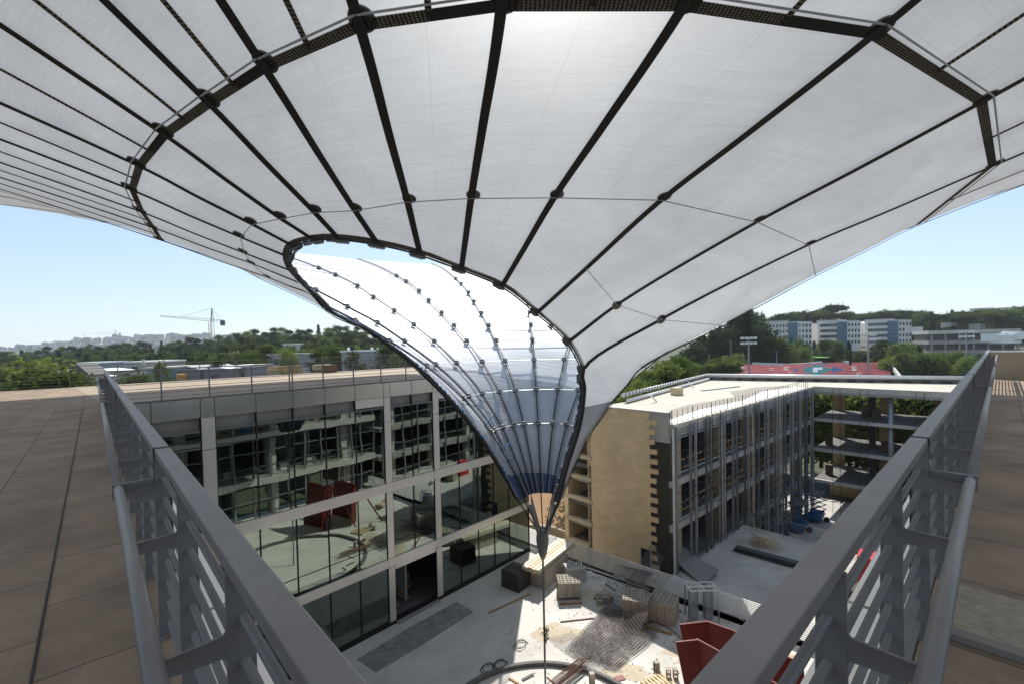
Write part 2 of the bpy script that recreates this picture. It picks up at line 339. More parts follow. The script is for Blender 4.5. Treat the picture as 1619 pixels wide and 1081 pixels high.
mb.build('ground', GROUND, smooth=True, kind='structure')
# lower pit floor, courtyard deck and yard deck
mb = MB(); mb.fbox(FB, -12, 34, -9, 26, -16.3, -16.0); mb.build('pit_floor', FLOORY, kind='structure')
def poly_slab(pts, z0, z1):
    b = MB(); n = len(pts); b.v = [(x, y, z0) for x, y in pts]+[(x, y, z1) for x, y in pts]
    b.f = [tuple(range(n))[::-1], tuple(range(n, 2*n))]+[(i, (i+1) % n, n+(i+1) % n, n+i) for i in range(n)]
    return b
q = lambda fr, a, n: P(fr, a, n, 0)[:2]
cy = [q(FA, -6, 0.4), q(FA, -6, 30), q(FY, 26, .1), q(FY, -1.5, .1), q(FA, 18.1, -.6), q(FA, -4, -.6)]
poly_slab([q(FL_, -2, 0), q(FR_, 24, 0), q(FR_, 24, 3), q(FY, 26, .1), q(FY, -2.2, .1), q(FA, 18.0, -.3), q(FA, -4, -.3)], -12.5, -12.15).build('courtyard_floor', FLOOR, kind='structure')
poly_slab([q(FY, 8.3, -.25), q(FY, 26, -.25), q(FB, 10.5, 14), q(FB, 10.5, 0.05), q(FB, -.9, .05)], -12.5, -12.16).build('yard_floor', FLOORY, kind='structure')
# circular pool kerb round the foot of the funnel cable
mb = MB(); CX, CYY = .9, 14.9
for i in range(72):
    a0, a1 = 2*math.pi*i/72, 2*math.pi*(i+1)/72
    g4 = lambda a, r, z: (CX+r*math.sin(a), CYY+r*math.cos(a), z)
    mb.hexa([g4(a0, 4.22, -12.15), g4(a0, 4.37, -12.15), g4(a1, 4.37, -12.15), g4(a1, 4.22, -12.15)][::-1], [g4(a0, 4.22, -11.98), g4(a0, 4.37, -11.98), g4(a1, 4.37, -11.98), g4(a1, 4.22, -11.98)][::-1])
mb.build('round_kerb', CONCD, kind='structure')

# ------------------------------------------------------------------ terrace building we stand on
tb = empty('terrace_building', (0, -2, 0), 'building under the photographer with brown paved roof terraces on both sides', 'building')
poly_slab([(0, .4635), q(FL_, 19.6, 0), q(FA, -3.06, 0), q(FA, -3.06, -13.1), q(FA, -34, -13.1), (-16, -12), (0, -6)], -.35, 0).build('left_terrace_paving', PAVL, tb)
poly_slab([q(FR_, -.0, 0), (0, -6.01), q(FR_, -6, -13), q(FR_, 24.6, -13), q(FR_, 24.6, 0)], -.351, -.001).build('right_terrace_paving', PAVR, tb)
for fr, L in ((FL_, 20.), (FR_, 24.6)):
    k = 0.4; mb = MB()
    while k < L-1: mb.fbox(fr, k, min(k+2.86, L), .035, .34, -.16, -.08); k += 2.9
    mb.build('coping_ledge', ALU2, tb)
    b2 = MB().fbox(fr, .36, L, .03, .31, -.75, -.165); b2.build('edge_beam', DARK, tb)
# facade of the right wing (seen reflected in the glass opposite)
for z0, z1 in ((-5.5, -5.0), (-9.3, -8.8)):
    MB().fbox(FR_, .4, 24, -.3, .26, z0, z1).build('spandrel_band', ALU2, tb)
    MB().fbox(FL_, .4, 20, -.3, .26, z0, z1).build('spandrel_band', ALU2, tb)
for z in (-5.4, -9.2): MB().fbox(FR_, .4, 24, -9, -.31, z, z+.35).build('floor_slab', CONC, tb)
for a in (1, 7.5, 14, 20.5): MB().fbox(FR_, a, a+.6, -1.6, -.8, -12.15, -.36).build('column', CONCL, tb)
for i in range(17): MB().fbox(FR_, .6+1.45*i, .72+1.45*i, .02, .14, -12.15, -.8).build('mullion', STEEL2 if i % 2 else STEEL, tb)
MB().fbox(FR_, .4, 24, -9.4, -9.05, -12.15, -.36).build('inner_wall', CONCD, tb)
for a in (2.6, 4.4, 9.6, 11.4, 16.2, 18.0, 22.): MB().fbox(FR_, a, a+.25, -7, -2.2, -12.15, -.36).build('partition', CONC, tb)
for z_ in (-5.0, -8.8):
    for h_ in (.5, 1.0): MB().fbox(FR_, .4, 24, -.05, 0, z_+h_, z_+h_+.06).build('guard_bar', STEEL2, tb)
for z_ in (-2.2, -6.6, -10.6): MB().fbox(FR_, .4, 24, .0, .06, z_, z_+.09).build('transom', STEEL2, tb)
for i in range(14): MB().tube([P(FR_, 1+1.7*i, -1.6, -4.9), P(FR_, 1.3+1.7*i, -1.7, -2.6)], .07, 6).build('prop', STEEL2, tb)
for i in range(20): MB().fbox(FR_, 1+1.1*i, 1.7+1.1*i, -1.5-(i*7 % 5)*.4, -1.2-(i*7 % 5)*.4, (-5.04, -8.84)[i % 2], (-4.6, -8.3)[i % 2]).build('stored_board', (WOOD, WHITE, BLUEP, CONCL)[i % 4], tb)
MB().fbox(FL_, .4, 20, -.6, -.35, -12.15, -.36).build('inner_wall', CONCD, tb)
for z_ in (-3.6, -6.9, -9.9, -12.9): MB().fbox(FR_, 24.7, 53, -7, .02, z_, z_+.4).build('floor_slab', CONC, tb)
MB().fbox(FR_, 24.7, 53, -7.2, -7.01, -16, -3.21).build('inner_wall', CONCD, tb)
for k in range(14): MB().fbox(FR_, 25+2.1*k, 25.12+2.1*k, .05, .17, -16, -3.3).build('mullion', STEEL2, tb)
for k in range(5): MB().fbox(FR_, 26+6*k, 26.7+6*k, -1.5, -.8, -16, -3.3).build('column', CONCL, tb)
for z_ in (-5.4, -8.4, -11.2): MB().fbox(FR_, 24.7, 53, .02, .08, z_, z_+.1).build('transom', STEEL2, tb)
# parapet at the far end of the right terrace
q = lambda fr, a, n: P(fr, a, n, 0)[:2]
MB().fbox(FL_, .9, 19.3, -.607, -.594, .0005, .006).build('expansion_joint', BLACK, tb)
pw = empty('parapet_wall', P(FR_, 24.7, -3, 0), 'plastered stone parapet closing the far end of the right terrace', 'wall')
MB().fbox(FR_, 24.7, 25.1, -12, .06, -.3, .98).build('plaster_face', mat('tan_plaster', (.40, .33, .24), .9, c2=(.32, .26, .19), ns=2), pw)
mb = MB(); mb.fbox(FR_, 24.65, 25.15, -12, -1.6, .982, 1.08); mb.fbox(FR_, 24.68, 25.15, -1.6, .08, .982, 1.03); mb.build('coping', CONCL, pw)
mb = MB()
for i, (z0, z1, s) in enumerate(((.0, .32, -1.35), (.32, .58, -1.05), (.58, .86, -1.3))): mb.fbox(FR_, 24.66, 24.7, -12, s, z0, z1)
mb.build('stone_cladding', STONE, pw)

# ------------------------------------------------------------------ terrace railings
def terrace_railing(fr, L, label, first, sec):
    r = empty('terrace_railing', P(fr, 0, 0, 0), label, 'railing', 'steel railings along the terrace edges')
    joints = [0.]+sec+[L]
    for a, b in zip(joints[:-1], joints[1:]):
        mb = MB().fbox(fr, a+(0 if a == 0 else .012), b-.012, -.072, 0, 1.055, 1.1); mb.build('cap_rail', STEEL, r, bevel=.004)
        MB().tube([P(fr, max(a, .3)+.01, -.235, .905), P(fr, b-.01, -.235, .905)], .023, 12).build('handrail', STEEL, r, smooth=True)
    for k in range(8):
        z = .925-.121*k
        MB().tube([P(fr, .02, -.035, z), P(fr, L-.02, -.035, z)], .0132, 10).build('crossbar', STEEL, r, smooth=True)
    u = first
    while u < L-.1:
        mb = MB(); o, d, n = fr
        prof = [(-.076, 1.055), (-.01, 1.055), (-.002, 0.0), (-.085, 0.0)]
        pr = [P(fr, u-.006, a, z) for a, z in prof]+[P(fr, u+.006, a, z) for a, z in prof]
        mb.add(pr, [(0, 1, 2, 3), (7, 6, 5, 4), (0, 4, 5, 1), (1, 5, 6, 2), (2, 6, 7, 3), (3, 7, 4, 0)])
        ps = mb.build('post', STEEL, r)
        MB().fbox(fr, u-.05, u+.05, -.12, .01, .0, .012).build('base_plate', STEEL, ps)
        b = MB(); pb = [(-.07, .915), (-.085, .893), (-.22, .888), (-.22, .842), (-.085, .832), (-.07, .815)]
        pr = [P(fr, u-.005, a, z) for a, z in pb]+[P(fr, u+.005, a, z) for a, z in pb]
        b.add(pr, [tuple(range(6)), tuple(range(11, 5, -1))]+[(i, i+6, (i+1) % 6+6, (i+1) % 6) for i in range(6)]).build('bracket', STEEL, ps)
        u += .956
    for v in sec:
        MB().fbox(fr, v-.009, v+.009, -.079, .003, .0, 1.104).build('joint_plate', DARK, r)
        MB().fbox(fr, v-.009, v+.009, -.262, -.06, .85, .93).build('joint_plate', STEEL, r)
    return r
terrace_railing(FL_, 19.6, 'long grey steel railing running away to the left from the corner', 1.07, [3.0, 9.0, 15.])
terrace_railing(FR_, 24.3, 'long grey steel railing running away to the right from the corner', 1.07, [3.0, 9.0, 15., 20.])

# light roof-edge railings of flat bars
def light_railing(fr, a0, a1, n, zb, label, group, step=1.45, nb=7, h=1.1, m_=None, pair=5, bw=.018):
    m_ = m_ or STEEL
    r = empty('edge_railing', P(fr, a0, n, zb), label, 'railing', group)
    a, i = a0, 0
    while a < a1+.01:
        mb = MB().fbox(fr, a-.02, a+.02, n-.025, n+.025, zb, zb+h)
        if i % pair == pair-1: mb.fbox(fr, a+.10, a+.14, n-.025, n+.025, zb, zb+h)
        mb.build('post', m_, r); a += step; i += 1
    for k in range(nb):
        z = zb+h-.02-(h-.12)*k/(nb-1)
        w_ = .05 if k == 0 else bw
        w2 = w_/2 if bw < .03 or k == 0 else .035
        MB().fbox(fr, a0, a1, n-w2, n+w2, z-bw/2 if k else z-.02, z+(bw/2 if k else .02)).build('top_rail' if k == 0 else 'crossbar', m_, r)
    return r
light_railing(FA, -3.0, 18, -.12, .02, 'thin bar railing along the courtyard edge of the glass building roof', None)
light_railing(FA, -3.2, 19, -12.9, .02, 'thin bar railing along the rear edge of the glass building roof', None, step=1.9)
light_railing(FA, -24, -3.4, -12.9, .02, 'thin bar railing at the far edge of the left terrace in front of the bushes', None, step=2.3)
ry = light_railing(FY, -1.4, 21, 0.0, -12.1, 'pale bar railing across the courtyard with debris piled along it', None, step=1.25, nb=12, m_=mat('pale_railing_steel', (.85, .84, .81), .5, .0, c2=(.75, .74, .71)), pair=6, bw=.032)
MB().fbox(FY, -1.4, 21, -.20, -.15, -12.3, -12.13).build('base_channel', CONCD, ry)
light_railing((np.array([16.9, 33.6]), nB, -dR), 0, 12, 0, -12.12, 'thin grey railing where the shaded yard drops to the blue lifts', None, step=1.4, nb=8)

# ------------------------------------------------------------------ glass building
gb = empty('glass_building', P(FA, 0, 0, -12.15), 'three storey building with dark glass front and metal bands left of the courtyard', 'building')
MB().fbox(FA, -3.05, 18, -13.2, -.02, -.4, .0).build('roof_paving', ROOFP, gb)
bnd = [-2.9, -1.9, -.45, 0.0, 1.42, 2.84, 4.22, 5.66, 7.15, 7.52, 8.8, 10.13, 10.52, 11.9, 13.3, 14.65, 16.0, 17.9]
for a, b in zip(bnd[:-1], bnd[1:]):
    MB().fbox(FA, a+.012, b-.012, -.03, .06, -.74, -.03).build('coping_panel', ALU, gb, bevel=.006)
MB().fbox(FA, -3.05, 18, -.05, .075, -.028, .035).build('coping_cap', STEEL, gb)
MB().fbox(FA, -3, 17.9, -.5, -.16, -1.25, -.40).build('roof_beam', CONC, gb)
for a in (4.22-.0,): pass
for a, b in ((5.66, 7.15), (10.52, 11.9), (11.9, 13.3)): MB().fbox(FA, a+.012, b-.012, -.03, .055, -1.15, -.752).build('coping_panel', ALU2, gb, bevel=.005)
PIL = [(-.45, 0.0), (7.15, 7.52), (10.13, 10.52)]
for a, b in PIL:
    for z0, z1 in ((-1.95, -.75), (-5.0, -1.96), (-5.5, -5.01), (-8.8, -5.51), (-9.26, -8.81), (-12.0, -9.27)):
        MB().fbox(FA, a+.01, b-.01, -.08, .07, z0+.006, z1-.006).build('pilaster_panel', ALU2, gb, bevel=.004)
panes = []
cells = [(-2.9, -1.9), (-1.9, -.45), (0, 1.42), (1.42, 2.84), (2.84, 4.22), (4.22, 5.66), (5.66, 7.15), (7.52, 8.8), (8.8, 10.13), (10.52, 11.9), (11.9, 13.3), (13.3, 14.65), (14.65, 16.0), (16.0, 17.9)]
RG = random.Random(3)
for a, b in cells:
    for fl_, (z0, z1) in enumerate(((-12.0, -9.27), (-8.8, -5.51), (-5.0, -1.28))):
        if fl_ == 0 and 7.4 < a < 10: continue
        t_ = RG.uniform(-.006, .006); t2 = RG.uniform(-.006, .006)
        mb = MB(); z_ = [(a+.03, z0), (b-.03, z0), (b-.03, z1), (a+.03, z1)]; off = [t_, -t_, -t_+t2, t_+t2]
        mb.add([P(FA, x, 0.0+o_, z) for (x, z), o_ in zip(z_, off)], [(0, 1, 2, 3)])
        mb.build('glass_pane', GLASS, gb)
    if not (7.4 < a < 7.6 or 8.7 < a < 8.9):
        pass
    MB().fbox(FA, a, b, -.035, .062, -5.49, -5.02).build('spandrel_band', ALU2, gb, bevel=.004)
    MB().fbox(FA, a, b, -.035, .062, -9.25, -8.82).build('spandrel_band', ALU2, gb, bevel=.004)
for a in sorted(set(x for c in cells for x in c)):
    dd = .022
    for z0, z1 in ((-12.0, -9.26), (-8.81, -5.5), (-5.01, -.76)):
        if z0 == -12.0 and abs(a-8.8) < .1: continue
        MB().fbox(FA, a-dd, a+dd, -.10, .035, z0, z1).build('mullion', BLACK, gb)
for z0, z1 in ((-1.30, -1.22), (-1.86, -1.83), (-4.42, -4.395), (-8.05, -8.03)):
    mb = MB()
    for a, b in cells: mb.fbox(FA, a+.03, b-.03, -.06, .024, z0, z1)
    mb.build('transom', BLACK if z1 != -1.22 else STEEL, gb)
# tie clips on the unfinished mullions
mb = MB()
for a in (0, 1.42, 2.84, 4.22, 5.66):
    for k in range(24):
        z = -1.9-.29*k+RG.uniform(-.04, .04)
        if -8.8 < z: mb.fbox(FA, a-.012, a+.012, .034, .048, z, z+.022)
mb.build('fixing_clips', mat('clip_grey', (.45, .45, .43), .6), gb)
MB().fbox(FA, -3, 17.9, -.25, .10, -12.2, -12.0).build('plinth', BLACK, gb)
MB().fbox(FA, 7.55, 10.1, -.06, .045, -9.45, -9.255).build('door_header', ALU2, gb)
for z in (-5.25, -9.05): MB().fbox(FA, -3, 17.7, -9, -.12, z-.17, z+.17).build('floor_slab', CONC, gb)
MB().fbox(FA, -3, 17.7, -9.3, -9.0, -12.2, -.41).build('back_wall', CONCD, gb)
MB().fbox(FA, 17.7, 17.9, -13, -.05, -12.2, -.41).build('end_wall', CONCL, gb)
MB().fbox(FA, -3, 17.7, -9, -.26, -12.3, -12.16).build('ground_slab', CONCD, gb)
for a in (.6, 6.3, 12., 16.5): MB().fbox(FA, a, a+.45, -2.4, -1.9, -12.15, -.41).build('column', CONCL, gb)
for a, z0, z1 in ((3.6, -5.07, -.41), (9.4, -5.07, -.41), (8.9, -12.1, -9.3)): MB().fbox(FA, a, a+.12, -6, -1.2, z0, z1).build('partition', mat('grey_board', (.42, .44, .42), .8), gb)
for a, z0, n_ in ((1.2, -2.0, -3.0), (2.1, -2.0, -3.0), (3.0, -1.7, -3.5), (8.1, -2.0, -3)): MB().fbox(FA, a, a+.38, n_-.05, n_, z0-.1, z0+.9).build('wall_panel', mat('pale_green_board', (.62, .64, .45), .7), gb)
MB().fbox(FA, 7.7, 10, -2.8, -2.4, -12.15, -11.3).build('low_wall', CONC, gb)
MB().fbox(FA, 7.5, 10.1, -.24, .3, -12.16, -12.06).build('door_sill', CONC, gb)
# items standing inside behind the glass
lt = empty('step_ladder', P(FA, .8, -1.0, -5.05), 'aluminium step ladder standing behind the upper glass', 'ladder')
for s_ in (0, .42):
    MB().bar(P(FA, .45+s_*.2, -1.0-s_, -5.05), P(FA, .8, -1.15, -3.2), .05, .03).build('stile', STEEL2, lt)
    MB().bar(P(FA, 1.2-s_*.2, -1.0-s_, -5.05), P(FA, .95, -1.15, -3.2), .05, .03).build('stile', STEEL2, lt)
for k in range(5): MB().bar(P(FA, .5+.06*k, -1.02, -4.8+.33*k), P(FA, 1.14-.04*k, -1.02, -4.8+.33*k), .06, .02).build('rung', STEEL2, lt)
dk = empty('air_duct', P(FA, 3.6, -1.6, -3.0), 'silver flexible duct hanging under the ceiling behind the upper glass', 'duct')
MB().tube([P(FA, 1.0+.25*i, -1.6, -3.55+.05*i+.05*math.sin(i)) for i in range(12)], .09, 10).build('duct_run', STEEL2, dk, smooth=True)
MB().tube([P(FA, 3.9, -1.4, -1.4), P(FA, 3.95, -1.4, -1.9), P(FA, 4.0, -1.4, -2.6), P(FA, 4.05, -1.4, -3.2)], .13, 10).build('duct_drop', STEEL2, dk, smooth=True)
for i, (a, n_, z, sx, m_) in enumerate(((1.5, -1.4, -5.08, .8, WOODL), (2.6, -1.8, -5.08, 1.0, WHITE), (8.2, -1.5, -12.16, .9, WOOD), (9.2, -1.9, -12.16, .7, WOOD), (12.6, -1.6, -12.16, .8, WHITE), (14.2, -1.7, -12.16, .9, BLUEP), (5.0, -1.5, -12.16, .8, CONC))):
    b = empty('material_pile', P(FA, a, n_, z), ['boards stacked behind the upper left glass', 'white sacks heaped on the upper floor behind glass', 'timber offcuts heaped inside the open ground floor bay', 'brown planks stacked against the inner wall of the open bay', 'white sacks behind the lower right glass', 'blue crates behind the lower right glass', 'grey rubble behind the lower left glass'][i], 'pile')
    for k in range(6):
        c = P(FA, a+R.uniform(-.3, .3), n_+R.uniform(-.3, .3), 0); MB().rbox(c[0], c[1], R.uniform(0, 3), sx*R.uniform(.5, 1), .12+.2*R.random(), z+.1*k, z+.1*k+.09).build('board', m_, b)

# ------------------------------------------------------------------ concrete frame building with stone gable
fb = empty('frame_building', P(FB, 0, 0, -16), 'unfinished concrete frame building with a yellow stone gable', 'building')
SL = [(-3.9, -3.25), (-7.05, -6.75), (-9.75, -9.42), (-12.7, -12.4)]
MB().fbox(FB, .14, 29.3, -8.2, -.02, -3.55, -3.25).build('roof_slab', SCREED, fb)
MB().fbox(FB, .06, 29.3, -.3, -.0, -4.0, -3.56).build('roof_beam', CONC, fb)
pf = [q(FB, 0.3, -.9), q(FB, 7, -1.6), q(FB, 14, -1.2), q(FB, 22, -2.4), q(FB, 28, -1.4), q(FB, 28.6, -.4), q(FB, .3, -.4)]
poly_slab(pf[::-1], -3.248, -3.242).build('screed_patch', WHITE, fb)
pf = [q(FB, 0.3, -2.6), q(FB, 9, -3.4), q(FB, 16, -2.6), q(FB, 20, -4.6), q(FB, 26, -4.2), q(FB, 29, -2.6), q(FB, 28, -1.4), q(FB, 22, -2.4), q(FB, 14, -1.2), q(FB, 7, -1.6), q(FB, .3, -.9)]
poly_slab(pf[::-1], -3.248, -3.240).build('screed_patch', SCREED2, fb)
for z0, z1 in SL[1:]:
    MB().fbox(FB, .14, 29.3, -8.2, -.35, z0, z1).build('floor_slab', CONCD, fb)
    MB().fbox(FB, .1, 29.3, -.34, -.12, z0-.02, z1+.04).build('edge_beam', CONCL if z0 > -10 else CONC, fb)
for k in range(5):
    a = .95+6.35*k
    if a < 29: MB().fbox(FB, a, a+.8, -1.3, -.4, -16, -3.56).build('column', mat('ochre_column', (.46, .38, .27), .85, c2=(.35, .29, .2)), fb)
MB().fbox(FB, 0, 29.2, -6.3, -6.05, -16, -3.56).build('inner_wall', mat('grey_block_wall', (.24, .235, .25), .9, c2=(.17, .165, .17)), fb)
for k in range(4): MB().fbox(FB, 4.0+6.35*k, 4.3+6.35*k, -6, -2.4, -16, -3.56).build('partition', CONC, fb)
for a in [.12]+[v for k in range(13) for v in (1.95+2.18*k, 2.62+2.18*k)]:
    if a < 29.2: MB().fbox(FB, a-.048, a+.048, .06, .20, -16 if a > 9.5 else -12.16, -3.3).build('facade_post', STEELB if R.random() < .7 else STEEL2, fb)
for k in range(13):
    for o_ in (-.1, .77): MB().fbox(FB, 1.95+2.18*k+o_, 1.98+2.18*k+o_, .2, .23, -12.1 if k < 4 else -16, -3.2+.1*(k % 3)).build('tie_rod', DARK, fb)
for z in (-4.9, -7.3, -8.0, -10.3, -11.0): MB().fbox(FB, .15 if z > -9 else 9.5, 29.2, .21, .235, z, z+.03).build('tie_rod', DARK, fb)
for z in (-3.95, -4.12, -6.25, -6.62, -9.05, -9.3, -11.9, -12.25, -14.2):
    a0 = .15 if z > -11 else 9.5
    MB().fbox(FB, a0, 29.2, .01, .055, z, z+.06).build('transom', STEELB, fb)
for zf in (-6.75, -9.42):
    for h_ in (.45, .95):
        a = .3
        while a < 28:
            L_ = R.uniform(1.4, 2.6); MB().bar(P(FB, a, -.6, zf+h_+R.uniform(-.08, .08)), P(FB, a+L_, -.6, zf+h_+R.uniform(-.1, .1)), .03, .10).build('guard_plank', WOOD, fb); a += L_+.35
    for k in range(14):
        a = 2.1*k+1+R.random(); MB().bar(P(FB, a, -.64, zf), P(FB, a+.1, -.64, zf+1.1), .05, .05).build('guard_upright', WOOD, fb)
# gable: stone skin with toothed edge, dark waterproofed strip, bare concrete corner
zz = -16.0; i = 0; mb = MB(); RGg = random.Random(5)
MB().fbox(FG, 1.55, 6.35, -.12, .0, -16, -2.60).build('stone_face', STONE, fb)
mb = MB()
while zz < -2.9:
    if i % 2 == 0:
        e = 1.02 if zz > -11.4 else (1.02-(zz+11.4)*-.14)
        MB().fbox(FG, RGg.uniform(1.0, 1.25), 1.55, -.12, -.001, zz, zz+.30).build('stone_tooth', STONE, fb)
    zz += .30; i += 1
MB().fbox(FG, .35, 1.6, -.35, -.121, -16, -4.4).build('waterproofed_strip', mat('black_coating', (.055, .052, .04), .7, c2=(.03, .028, .022), ns=3), fb)
MB().fbox(FG, .32, 1.6, -.36, -.10, -4.39, -2.62).build('concrete_corner', CONCL, fb)
MB().fbox(FG, -.06, .05, -.2, .0, -16, -3.5).build('corner_profile', WHITE, fb)
MB().fbox(FG, .32, 8.4, -.40, -.125, -2.9, -2.61).build('parapet_core', CONC, fb)
MB().fbox(FG, .32, 8.4, -.42, .02, -2.598, -2.53).build('parapet_cap', CONCL, fb)
MB().fbox(FG, 1.6, 6.35, -.5, -.125, -16, -2.62).build('gable_wall', CONC, fb)
for z in (-4.55, -6.12, -7.6, -9.15, -10.75, -12.35): MB().fbox(FG, 6.0 if z > -12 else 6.3, 8.5, -.3, .06, z-.26, z).build('stone_lintel', mat('pale_stone', (.60, .50, .35), .85, c2=(.5, .41, .28)), fb)
MB().fbox(FG, 8.15, 8.5, -.5, .03, -16, -2.62).build('stone_pier', STONE, fb)
MB().fbox(FG, 6.351, 6.5, -2.6, -.5, -16, -2.62).build('stair_wall', STONE2, fb)
MB().fbox(FG, 8.15, 8.45, -3.6, -.51, -16, -2.62).build('stair_wall', STONE2, fb)
MB().fbox(FG, 6.5, 8.15, -.5, .0, -16, -12.62).build('stone_spandrel', STONE, fb)
for z in (-5.2, -8.2, -11.4): MB().fbox(FG, 6.5, 8.15, -3.2, -.5, z, z+.2).build('stair_landing', CONCL, fb)
wn = MB().fbox(FG, 1.62, 2.22, -.10, .015, -12.9, -11.25).build('window', GLASSD, fb)
MB().fbox(FG, 1.58, 1.615, -.05, .03, -12.9, -11.2).build('window_frame', STEELB, wn)
MB().fbox(FG, 2.225, 2.26, -.05, .03, -12.9, -11.2).build('window_frame', STEELB, wn)
# roof edge rods
rf = empty('rod_fence', P(FB, 0, -.15, -3.25), 'row of thin upright rods along the front roof edge of the frame building', 'railing')
for k in range(42):
    a = .3+.68*k; MB().tube([P(FB, a, -.2, -3.25), P(FB, a+R.uniform(-.02, .02), -.2, -2.45+R.uniform(-.04, .04))], .016 if k % 4 else .03, 5).build('rod', DARK, rf)
MB().tube([P(FB, 20, -.2, -2.52), P(FB, 29, -.2, -2.52)], .012, 5).build('wire', DARK, rf)
# rear roof parapet with big white pipe
bp0, bp1, bp2 = np.array(atz(985, 622, -2.5)[:2]), np.array(atz(1115.8, 590.4, -2.45)[:2]), np.array(atz(1540, 594.5, -2.45)[:2])
def fr_of(p, q_):
    d = (q_-p)/np.linalg.norm(q_-p); n = np.array([d[1], -d[0]]); return (p, d, n), float(np.linalg.norm(q_-p))
poly_slab([tuple(bp0), tuple(bp1), tuple(bp2), q(FC, 16, 0.02), q(FC, 0, .02), q(FB, 29.3, -8), q(FB, 5, -8.3), q(FB, 0, -8)][::-1], -3.7, -3.256).build('rear_roof', SCREED, fb)
pr = empty('roof_pipe', (float(bp1[0]), float(bp1[1]), -3.2), 'long white pipe on brackets along the rear parapet of the frame building', 'pipe')
MB().tube([(*bp0, -2.62), (*bp1, -2.62)], .16, 10).build('pipe_run', PIPE, pr, smooth=True)
MB().tube([(*bp1, -2.62), (*bp2, -2.62)], .2, 10).build('pipe_run', PIPE, pr, smooth=True)
MB().tube([(*(bp0+np.array([.2, -.5])), -3.05), (*(bp1+np.array([.2, -.5])), -3.05)], .12, 8).build('lower_pipe', PIPE, pr, smooth=True)
f1, L1 = fr_of(bp0, bp1); f2, L2 = fr_of(bp1, bp2)
MB().fbox(f1, 0, L1, .35, .45, -3.25, -2.9).build('pipe_kerb', CONC, pr)
MB().fbox(f2, 0, L2, -.3, -.15, -3.25, -2.85).build('pipe_kerb', CONCD, pr)
for k in range(int(L1/.75)): MB().fbox(f1, .75*k, .75*k+.05, .2, .26, -3.25, -2.35).build('bracket', STEEL, pr)
for k in range(int(L2/1.6)): MB().fbox(f2, 1.6*k+.3, 1.6*k+.9, -.14, .1, -3.2, -2.95).build('saddle', DARK, pr)
# rear linking wing
lw = empty('link_wing', P(FC, 0, 0, -16), 'open concrete deck wing linking the frame building to the right terrace', 'building')
MB().fbox(FC, .02, 16, -8, -.05, -3.5, -3.26).build('roof_slab', SCREED, lw)
MB().fbox(FC, .02, 16, -.35, .0, -3.95, -3.21).build('roof_beam', CONC, lw)
MB().fbox(FC, .02, 16, -.3, .02, -3.205, -3.19).build('roof_edge', CONCL, lw)
for z in (-6.45, -9.55, -12.75):
    MB().fbox(FC, .02, 16, -8, -.3, z-.3, z-.02).build('floor_slab', CONCD, lw)
    MB().fbox(FC, .02, 16, -.29, -.02, z-.3, z).build('edge_beam', CONCL, lw)
MB().tube([P(FC, 6.15, -.6, -16), P(FC, 6.15, -.6, -3.97)], .2, 12).build('column', STEEL2, lw, smooth=True)
MB().fbox(FC, 12.3, 12.7, -1, -.6, -16, -3.97).build('column', CONCL, lw)
for a in (-.2+.3, 4.3, 8.7, 12.9): MB().fbox(FC, a, a+1.1, -7.9, -7.5, -16, -3.52).build('column', mat('ochre_wall', (.50, .37, .21), .85, c2=(.40, .30, .17)), lw)
for a in (3.9, 10.5): MB().fbox(FC, a, a+.5, -5.0, -4.4, -16, -3.52).build('column', CONCD, lw)
for a in (1.72, 2.35, 3.95, 4.5, 8.0, 8.55, 10.2): MB().tube([P(FC, a, .12, -16), P(FC, a, .12, -3.3)], .018, 6).build('facade_rod', DARK, lw)
for z in (-5.0, -5.5, -6.0, -8.2, -8.7, -9.2, -11.4, -11.9):
    MB().tube([P(FC, 0, -7.7, z), P(FC, 16, -7.7, z)], .022, 5).build('rear_rail', mat('brown_rail', (.12, .07, .05), .7), lw)
for z in (-4.4, -5.9, -7.4, -9.0, -10.4, -12.0, -14.3):
    MB().tube([P(FC, 0, .1, z), P(FC, 12, .1, z-.03)], .012, 5).build('facade_cable', DARK, lw)
MB().fbox(FC, 0, 16, -7, -6.8, -16, -12.9).build('ground_wall', mat('ochre_wall', (.5, .37, .21)), lw)
for k, (a, n_, z) in enumerate(((3.6, -3, -6.44), (5.2, -2.6, -9.54), (.5, -3, -9.54), (.5, -3, -12.74), (4.6, -2.2, -6.44))):
    b = empty('brick_stack', P(FC, a, n_, z), ['brown brick stack on the top deck of the link wing', 'brown brick stack beside the round column on the middle deck', 'brown brick stack at the left end of the middle deck', 'brown brick stack at the left end of the lower deck', 'smaller brown brick stack by the round column on the top deck'][k], 'bricks', 'brick stacks on the open decks')
    for j in range(3): MB().fbox(FC, a, a+.6, n_, n_+.5, z+.36*j+.01, z+.36*j+.35).build('brick_layer', mat('brown_brick', (.14, .09, .06), .9), b)
for k in range(12):
    pass

